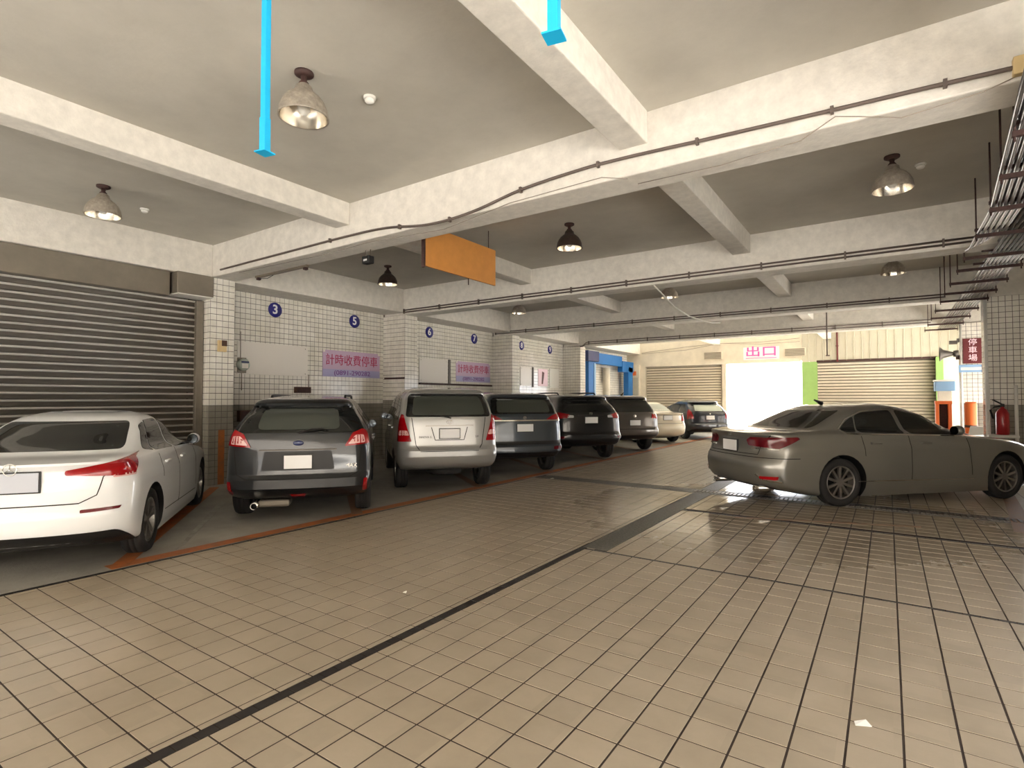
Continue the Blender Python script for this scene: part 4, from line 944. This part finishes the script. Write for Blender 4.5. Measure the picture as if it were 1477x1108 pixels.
tag(tube('hanging_cable', [(-3.41, 9.46, 3.52), (-3.40, 9.8, 3.44), (-3.42, 10.6, 3.30), (-3.43, 11.6, 3.24), (-3.41, 12.6, 3.26), (-3.40, 13.3, 3.29), (-3.4, 13.9, 3.36), (-3.4, 14.06, 3.38)], 0.014, M['white_wire']), 'white cable slung from the second to the third cross beam', 'cable')
# hanging rod in the fourth bay
t = thing('drop_pipe', 'dark thin pipe dropping from the ceiling before the ribbed cladding', 'pipe', (-1.25, 16.0, 2.6)); tube('pipe', [(0, 0, 0), (0, 0, SLAB-2.6)], 0.016, M['conduit'], t, 8); box('foot', -0.03, 0.06, -0.02, 0.02, -0.02, 0.01, M['conduit'], t)
t = thing('wall_pipe', 'maroon pipe fixed upright to the ribbed cladding', 'pipe', (-1.6, YF-0.08, 2.95)); tube('pipe', [(0, 0, 0), (0, 0, 1.2)], 0.03, M['maroon'], t, 8); box('clip', -0.05, 0.05, 0, 0.06, 0.6, 0.65, M['pipe'], t)
# ---- cable rack
t = thing('pipe_rack', 'hanging rack of many steel pipes over the right edge of the aisle', 'pipe rack')
RZ = 3.46
for k in range(9): tube('pipe', [(1.22+k*0.046, 2.6, RZ+0.035), (1.22+k*0.046, 20.2, RZ+0.035)], 0.017, M['pipe'], t, 8)
for k in range(6): tube('pipe', [(0.62+k*0.052, 2.6, RZ+0.06), (0.76+k*0.052, 4.9, RZ+0.06), (0.93+k*0.048, 7.5, RZ+0.035), (0.93+k*0.048, 9.35-0.15*k, RZ+0.035), (0.90+k*0.048, 9.46-0.15*k, RZ+0.03)], 0.017, M['pipe'], t, 8)
for k in range(5): tube('pipe', [(0.66+k*0.06, 2.6, RZ+0.12), (0.80+k*0.06, 4.9, RZ+0.12), (0.97+k*0.05, 7.5, RZ+0.11), (0.97+k*0.05, 9.2-0.2*k, RZ+0.11)], 0.019, M['pipe'], t, 8)
for k in range(6): tube('pipe', [(1.24+k*0.06, 2.6, RZ+0.11), (1.24+k*0.06, 11.3, RZ+0.11)], 0.02, M['pipe'], t, 8)
for k, yy in enumerate((3.2, 4.3, 5.4, 6.4, 7.46, 8.58, 9.85, 10.75, 11.9, 13.0, 14.0, 15.4, 16.8, 18.2, 19.6)):
    x0 = 0.90 if yy > 7 else 0.90-(7.4-yy)*0.055
    box('trapeze_bar', x0, 1.66, yy-0.02, yy+0.02, RZ-0.025, RZ+0.016, M['rust'], t)
    if yy < 11.5: box('upper_bar', x0 if yy < 9 else 1.1, 1.66, yy-0.02, yy+0.02, RZ+0.06, RZ+0.09, M['rust'], t)
    top = SLAB if all(not (c < yy < c+0.5) for c in COLY) else 3.6
    tube('hanger_rod', [(x0+0.015, yy, RZ-0.06), (x0+0.015, yy, top)], 0.009, M['rust'], t, 6)
    tube('hanger_rod', [(1.64, yy, RZ-0.06), (1.64, yy, top)], 0.009, M['rust'], t, 6)
# ---- number discs on the left wall
for n, yy, lb in (('3', 6.50, 'navy disc reading three, nearest, above the large blank board'), ('5', 8.54, 'navy disc reading five above the nearer lilac banner'), ('6', 11.11, 'navy disc reading six, just past the second column'), ('7', 13.10, 'navy disc reading seven above the farther lilac banner'),
                  ('8', 15.72, 'navy disc reading eight, just past the third column'), ('9', 17.65, 'navy disc reading nine, farthest one, above the pink poster')):
    t = thing('number_disc', lb, 'sign', (WX+0.001, yy, 3.33), 0, 'bay number discs')
    lathe('disc', [(0.001, 0.0), (0.152, 0.0), (0.152, 0.008), (0.001, 0.008)], M['navy'], t, 32, axis='x')
    text('numeral', n, 0.26, M['number_white'], t, (0.009, 0, 0), RX, 0.002, 0.006)
# ---- boards and banners
def board(y0, y1, z0, z1, label, m='board_white', name='wall_board'):
    t = thing(name, label, 'board', (WX+0.001, y0, z0)); box('panel', 0, 0.02, 0, y1-y0, 0, z1-z0, M[m], t, bev=0.003)
    for yy in (0.06, y1-y0-0.06):
        for zz in (0.05, z1-z0-0.05): box('screw', 0.018, 0.024, yy-0.008, yy+0.008, zz-0.008, zz+0.008, M['pipe'], t)
    return t
board(5.71, 7.27, 1.98, 2.62, 'blank white board on the tiled wall under number 3')
board(10.71, 11.86, 1.95, 2.6, 'blank white board on the tiled wall under number 6')
board(15.63, 16.34, 1.95, 2.6, 'blank white board on the tiled wall under number 8')
b = board(17.6, 18.3, 1.9, 2.62, 'pale green board on the wall beside the last left column', 'white_plastic')
def banner(y0, label):
    t = thing('banner', label, 'banner', (WX+0.001, y0, 2.0)); box('sheet', 0, 0.01, 0, 1.66, 0, 0.6, M['banner'], t)
    box('lower_band', 0.0095, 0.011, 0, 1.66, 0, 0.17, mat('lilac_blue_band', srgb(176, 172, 212), 0.5), t)
    text('lettering', '計時收費停車', 0.27, M['banner_red'], t, (0.012, 0.83, 0.37), RX, 0.002, 0.0, width=1.5)
    text('phone_number', '(0891-290282', 0.15, M['banner_violet'], t, (0.012, 0.83, 0.09), RX, 0.002, 0.002, width=1.05)
    for yy in (0.03, 1.63): box('tape', 0.009, 0.013, yy-0.03, yy+0.03, 0.55, 0.61, M['board_white'], t)
banner(7.66, 'lilac banner with magenta characters, nearer one, above the dark people carrier')
banner(12.24, 'lilac banner with magenta characters, farther one, above the blue-grey people carrier')
t = thing('poster', 'pink and white poster on the wall under number 9', 'poster', (WX+0.001, 16.81, 1.95)); box('sheet', 0, 0.01, 0, 0.66, 0, 0.63, M['exit_bg'], t)
mesh_obj('red_stroke', [(0.012, 0.22, 0.08), (0.012, 0.32, 0.08), (0.012, 0.42, 0.5), (0.012, 0.26, 0.54)], [(0, 1, 2, 3)], M['maroon'], t)
for yy, z0, z1 in ((11.9, 1.9, 2.62), (16.4, 1.9, 2.62)):
    tag(box('wall_strip', WX+0.001, WX+0.03, yy, yy+0.08, z0, z1, M['gunmetal']), 'dark upright strip on the wall right of the blank board under number %s' % ('6' if yy < 12 else '8'), 'strip')
tag(box('wall_ledge', WX+0.001, WX+0.06, 10.7, 13.95, 1.88, 1.93, M['rust']), 'brown ledge along the wall below numbers 6 and 7', 'ledge')
# meter, boxes, pipes at the near column
t = thing('electricity_meter', 'round glass electricity meter on the wall beside the first column', 'meter', (WX+0.001, 5.80, 2.16))
box('back_plate', 0, 0.03, -0.09, 0.09, -0.16, 0.14, M['steel_box'], t, bev=0.01)
lathe('glass_dome', [(0.12, 0.03), (0.12, 0.10), (0.10, 0.135), (0.001, 0.14)], M['glass_pale'], t, 24, axis='x'); box('dial', 0.138, 0.143, -0.06, 0.06, -0.07, 0.02, M['board_white'], t); box('top_band', 0.13, 0.145, -0.075, 0.075, 0.03, 0.065, M['badge_blue'], t)
tube('lead', [(0.02, -0.03, 0.12), (0.02, -0.03, 0.65)], 0.01, M['wire'], t, 6); tube('lead_down', [(0.02, 0, -0.15), (0.02, 0, -0.5)], 0.01, M['wire'], t, 6)
t = thing('switch_box', 'small beige box with a dark lid on the first column', 'box', (CX+0.009, 5.01, 2.38)); box('case', 0, 0.06, -0.07, 0.07, -0.06, 0.14, M['beige_plastic'], t, bev=0.006); box('lid', 0.058, 0.068, -0.02, 0.07, 0.04, 0.14, M['dark_brown'], t)
t = thing('junction_box', 'brown box on the wall above the dark people carrier', 'box', (WX+0.001, 6.95, 1.62)); box('case', 0, 0.10, 0, 0.36, 0, 0.13, M['dark_brown'], t, bev=0.01); tube('lead', [(0.03, 0.34, 0.1), (0.03, 0.34, 0.4)], 0.012, M['wire'], t, 6); box('lid', 0.1, 0.106, 0.02, 0.34, 0.015, 0.115, M['rust'], t)
t = thing('wall_box', 'open brown box low on the wall left of the dark people carrier', 'box', (WX+0.001, 5.72, 1.05)); box('case', 0, 0.12, 0, 0.30, 0, 0.22, M['dark_brown'], t, bev=0.01); box('door', 0.12, 0.13, 0.02, 0.28, 0.02, 0.2, M['rust'], t)
t = thing('small_meter', 'small grey meter on the wall left of the board under number 8', 'meter', (WX+0.001, 15.2, 2.2)); box('case', 0, 0.08, 0, 0.16, 0, 0.22, M['gunmetal'], t, bev=0.02); lathe('dial', [(0.001, 0.085), (0.05, 0.085), (0.055, 0.078)], M['board_white'], t, 16, axis='x', c=(0, 0.08, 0.13), cap=False)
# ---- blue steel frame past the fourth column
t = thing('gate_frame', 'blue steel gate frame at the far left past the last column', 'frame', (-10.0, 19.6, 0))
box('post', -0.12, 0.16, 0.15, 0.72, 0, 3.0, M['blue_frame'], t, bev=0.01); box('post', -0.12, 0.14, 4.3, 4.8, 0, 2.95, M['blue_frame'], t, bev=0.01)
box('top_beam', -0.1, 0.12, 0.72, 3.6, 2.95, 3.4, M['blue_frame'], t, bev=0.01); box('end_beam', -0.1, 0.14, 3.6, 4.9, 2.72, 3.2, M['blue_frame'], t, bev=0.01); box('motor_head', -0.2, 0.3, -0.15, 0.85, 3.0, 3.42, M['badge_blue'], t, bev=0.02); box('post_lit_edge', 0.16, 0.19, 0.6, 0.74, 0, 2.95, M['lightblue'], t)  # the pale strip paints the lit side of the near post
tag(lathe('round_pipe', [(0.16, 0.0), (0.16, 2.85)], M['plaster'], None, 20, c=(-10.2, 22.2, 0)), 'fat cream pipe standing behind the blue frame', 'pipe')
# ---- far wall things
t = thing('exit_sign', 'pink and white exit sign above the bright opening', 'sign', (-4.38, YF-0.005, 3.42)); box('panel', -0.70, 0.70, -0.02, 0, -0.27, 0.27, M['exit_bg'], t)
text('lettering', '出口', 0.46, M['exit_pink'], t, (0, -0.022, 0.05), RY, 0.003, 0.006, width=1.15)
tube('dotted_line', [(-0.6, -0.024, -0.2), (0.6, -0.024, -0.2)], 0.012, M['exit_pink'], t, 6)
def vent(x, label):
    t = thing('wall_vent', label, 'vent', (x, YF-0.002, 3.40)); box('frame', -0.4, 0.4, -0.05, 0, -0.17, 0.17, M['plaster'], t, bev=0.01)
    for k in range(5): box('louvre', -0.36, 0.36, -0.065, -0.04, -0.14+k*0.06, -0.10+k*0.06, M['steel_box'], t)
vent(-6.35, 'louvred vent on the far wall left of the exit sign'); vent(-3.1, 'louvred vent on the far wall right of the exit sign')
t = thing('overhead_wires', 'two slack wires strung along the far wall above the exit', 'wire'); 
for dz in (0, 0.14): tube('wire', [(-9.6, YF-0.12, 3.62+dz*0.3), (-7.5, YF-0.12, 3.70+dz), (-6.0, YF-0.12, 3.92), (-4.4, YF-0.12, 3.80+dz*0.6), (-2.9, YF-0.12, 3.82+dz)], 0.012, M['wire'], t, 6)
t = thing('meter_cabinet', 'cream cabinet with an orange label beside the far left shutter', 'cabinet', (-9.95, YF-0.001, 0)); box('body', -0.22, 0.24, -0.2, 0, 1.2, 3.1, M['plaster'], t, bev=0.01); box('orange_label', -0.1, 0.1, -0.206, -0.2, 2.6, 2.8, M['orange'], t); box('door', -0.18, 0.2, -0.212, -0.2, 1.3, 2.5, M['cladding'], t, bev=0.004)
# ---- right column signs and horn
t = thing('maroon_sign', 'maroon upright sign with three pale characters on the right column', 'sign', (1.86, 18.64, 2.42)); box('panel', -0.2, 0.2, -0.03, 0, 0, 0.66, M['maroon'], t, bev=0.004)
for k, ch in enumerate('停車場'): text('lettering', ch, 0.19, M['exit_bg'], t, (0, -0.032, 0.55-k*0.205), RY, 0.002, 0.0)
t = thing('blue_sign', 'small pale blue sign under the maroon sign', 'sign', (1.83, 18.64, 2.19)); box('panel', -0.27, 0.27, -0.03, 0, 0, 0.2, M['lightblue'], t, bev=0.004); box('white_band', -0.22, 0.22, -0.033, -0.03, 0.06, 0.13, M['board_white'], t); box('end_cap', 0.2, 0.275, -0.036, 0, -0.01, 0.2, M['badge_blue'], t)
t = thing('horn_speaker', 'grey horn loudspeaker fixed to the right column', 'loudspeaker', (1.60, 18.72, 2.70)); lathe('horn', [(0.20, -0.42), (0.195, -0.415), (0.12, -0.34), (0.075, -0.22), (0.05, -0.14), (0.05, -0.08)], M['gunmetal'], t, 24, axis='x', cap=False); lathe('driver', [(0.001, -0.14), (0.08, -0.13), (0.09, -0.08), (0.085, -0.02), (0.001, -0.01)], M['gunmetal'], t, 20, axis='x'); box('bracket', -0.08, 0.02, -0.02, 0.02, -0.16, -0.05, M['rust'], t)
t = thing('camera_unit', 'small dark security camera above the horn loudspeaker', 'camera', (1.60, 18.7, 3.0)); box('body', -0.22, -0.04, -0.04, 0.04, -0.05, 0.05, M['gunmetal'], t, bev=0.015); box('mount', -0.06, 0.02, -0.015, 0.015, 0.0, 0.1, M['pipe'], t)
# ---- things standing by the right columns
t = thing('fire_extinguisher', 'red fire extinguisher with black hose standing in a white frame', 'extinguisher', (1.78, 13.72, 0.82))
lathe('cylinder', [(0.001, 0), (0.09, 0.0), (0.10, 0.02), (0.10, 0.40), (0.07, 0.47), (0.03, 0.50), (0.03, 0.53)], M['red'], t, 20); box('valve', -0.03, 0.03, -0.03, 0.03, 0.52, 0.58, M['black'], t, bev=0.008); tube('lever', [(0, 0, 0.57), (-0.14, -0.02, 0.66)], 0.014, M['black'], t, 6); tube('hose', [(0, 0, 0.54), (-0.12, -0.04, 0.52), (-0.18, -0.05, 0.46), (-0.14, -0.06, 0.3)], 0.016, M['black'], t, 8)
t = thing('extinguisher_stand', 'white U shaped stand around the fire extinguisher', 'stand', (1.78, 13.74, 0))
tube('hoop', [(-0.2, 0, 0.0), (-0.2, 0, 1.75)], 0.032, M['white_plastic'], t, 10); tube('hoop', [(0.2, 0, 0.0), (0.2, 0, 1.75)], 0.028, M['white_plastic'], t, 10); box('shelf', -0.22, 0.22, -0.14, 0.1, 0.76, 0.82, M['white_plastic'], t, bev=0.015); box('foot', -0.24, 0.24, -0.18, 0.16, 0, 0.04, M['white_plastic'], t, bev=0.01)
t = thing('plastic_chair', 'white plastic armchair behind the bonnet of the silver saloon', 'chair', (1.42, 16.2, 0), math.radians(-60))
box('seat', -0.23, 0.23, -0.22, 0.22, 0.40, 0.44, M['white_plastic'], t, bev=0.02)
bm = bmesh.new(); add_box(bm, -0.23, 0.23, 0.20, 0.24, 0.42, 0.86, 0.015)
for v in bm.verts: v.co.y += max(0, v.co.z-0.42)*0.25
bm_obj('backrest', bm, M['white_plastic'], t)
for sx in (-1, 1):
    for sy in (-1, 1): tube('leg', [(sx*0.21, sy*0.20, 0.41), (sx*0.25, sy*0.24, 0.0)], [0.025, 0.018], M['white_plastic'], t, 8)
    tube('armrest', [(sx*0.24, 0.26, 0.66), (sx*0.26, 0.0, 0.66), (sx*0.26, -0.2, 0.63), (sx*0.24, -0.22, 0.43)], 0.022, M['white_plastic'], t, 8)
t = thing('helmet', 'dark helmet lying on the plastic chair', 'helmet', (1.42, 16.2, 0.44)); bm = bmesh.new(); bmesh.ops.create_uvsphere(bm, u_segments=18, v_segments=10, radius=0.14)
for v in bm.verts: v.co = (v.co.x*1.0, v.co.y*1.15, max(0.0, v.co.z+0.13))
bm_obj('shell', bm, M['black'], t, smooth=True); bm = bmesh.new(); add_box(bm, -0.10, 0.10, -0.175, -0.13, 0.09, 0.19, 0.015); bm_obj('visor', bm, M['glass_grey'], t)
t = thing('orange_cabinet', 'orange framed open cabinet by the far right column', 'cabinet', (1.16, 17.6, 0)); 
for q in ((-0.16, -0.09), (0.09, 0.16)): box('side_panel', q[0], q[1], -0.15, 0.15, 0, 1.36, M['orange'], t, bev=0.006)
box('top', -0.17, 0.17, -0.16, 0.16, 1.36, 1.44, M['orange'], t, bev=0.006); box('back', -0.1, 0.1, 0.1, 0.14, 0, 1.36, M['rust'], t); box('shelf', -0.1, 0.1, -0.14, 0.1, 0.7, 0.74, M['orange'], t)
t = thing('rolled_sheet', 'orange rolled plastic sheet standing behind the helmet', 'roll', (1.66, 17.2, 0)); lathe('roll', [(0.10, 0), (0.11, 0.02), (0.12, 1.36), (0.10, 1.42), (0.07, 1.40), (0.06, 1.2)], M['orange'], t, 20, cap=False); lathe('band', [(0.122, 0.8), (0.126, 0.8), (0.126, 0.86), (0.122, 0.86)], M['dark_brown'], t, 20, cap=False)
t = thing('blue_crate', 'pale blue box stacked on a shelf at the far right corner', 'box', (1.35, 20.5, 0)); box('stand', -0.12, 0.2, -0.2, 0.2, 0, 1.72, M['plaster'], t, bev=0.01); box('crate', -0.2, 0.28, -0.25, 0.25, 1.72, 2.0, M['lightblue'], t, bev=0.02); box('rim', -0.22, 0.3, -0.27, 0.27, 2.0, 2.05, M['white_plastic'], t, bev=0.01)
# ---- litter on the floor
for (x, y, r, lab) in ((-0.12, 3.02, 0.5, 'small white paper scrap on the near tiles, right of the black strip'), (-5.2, 8.9, 1.0, 'white paper scrap by the orange line near the drain'), (-3.1, 3.05, 0.3, 'tiny paper crumb left of the black strip')):
    n = 0.035 if r > 0.4 else 0.015
    o = mesh_obj('paper_scrap', [(-n, -n*0.4, 0.002), (n, -n*0.5, 0.003), (n*0.8, n*0.6, 0.012), (-n*0.7, n*0.5, 0.004), (-n, -n*0.4, 0.0005), (n, -n*0.5, 0.0005), (n*0.8, n*0.6, 0.0005), (-n*0.7, n*0.5, 0.0005)], [(0, 1, 2, 3), (0, 4, 5, 1), (1, 5, 6, 2), (2, 6, 7, 3), (3, 7, 4, 0)], M['litter'])
    o.location = (x, y, 0.0008); o.rotation_euler = (0, 0, r); tag(o, lab, 'litter')
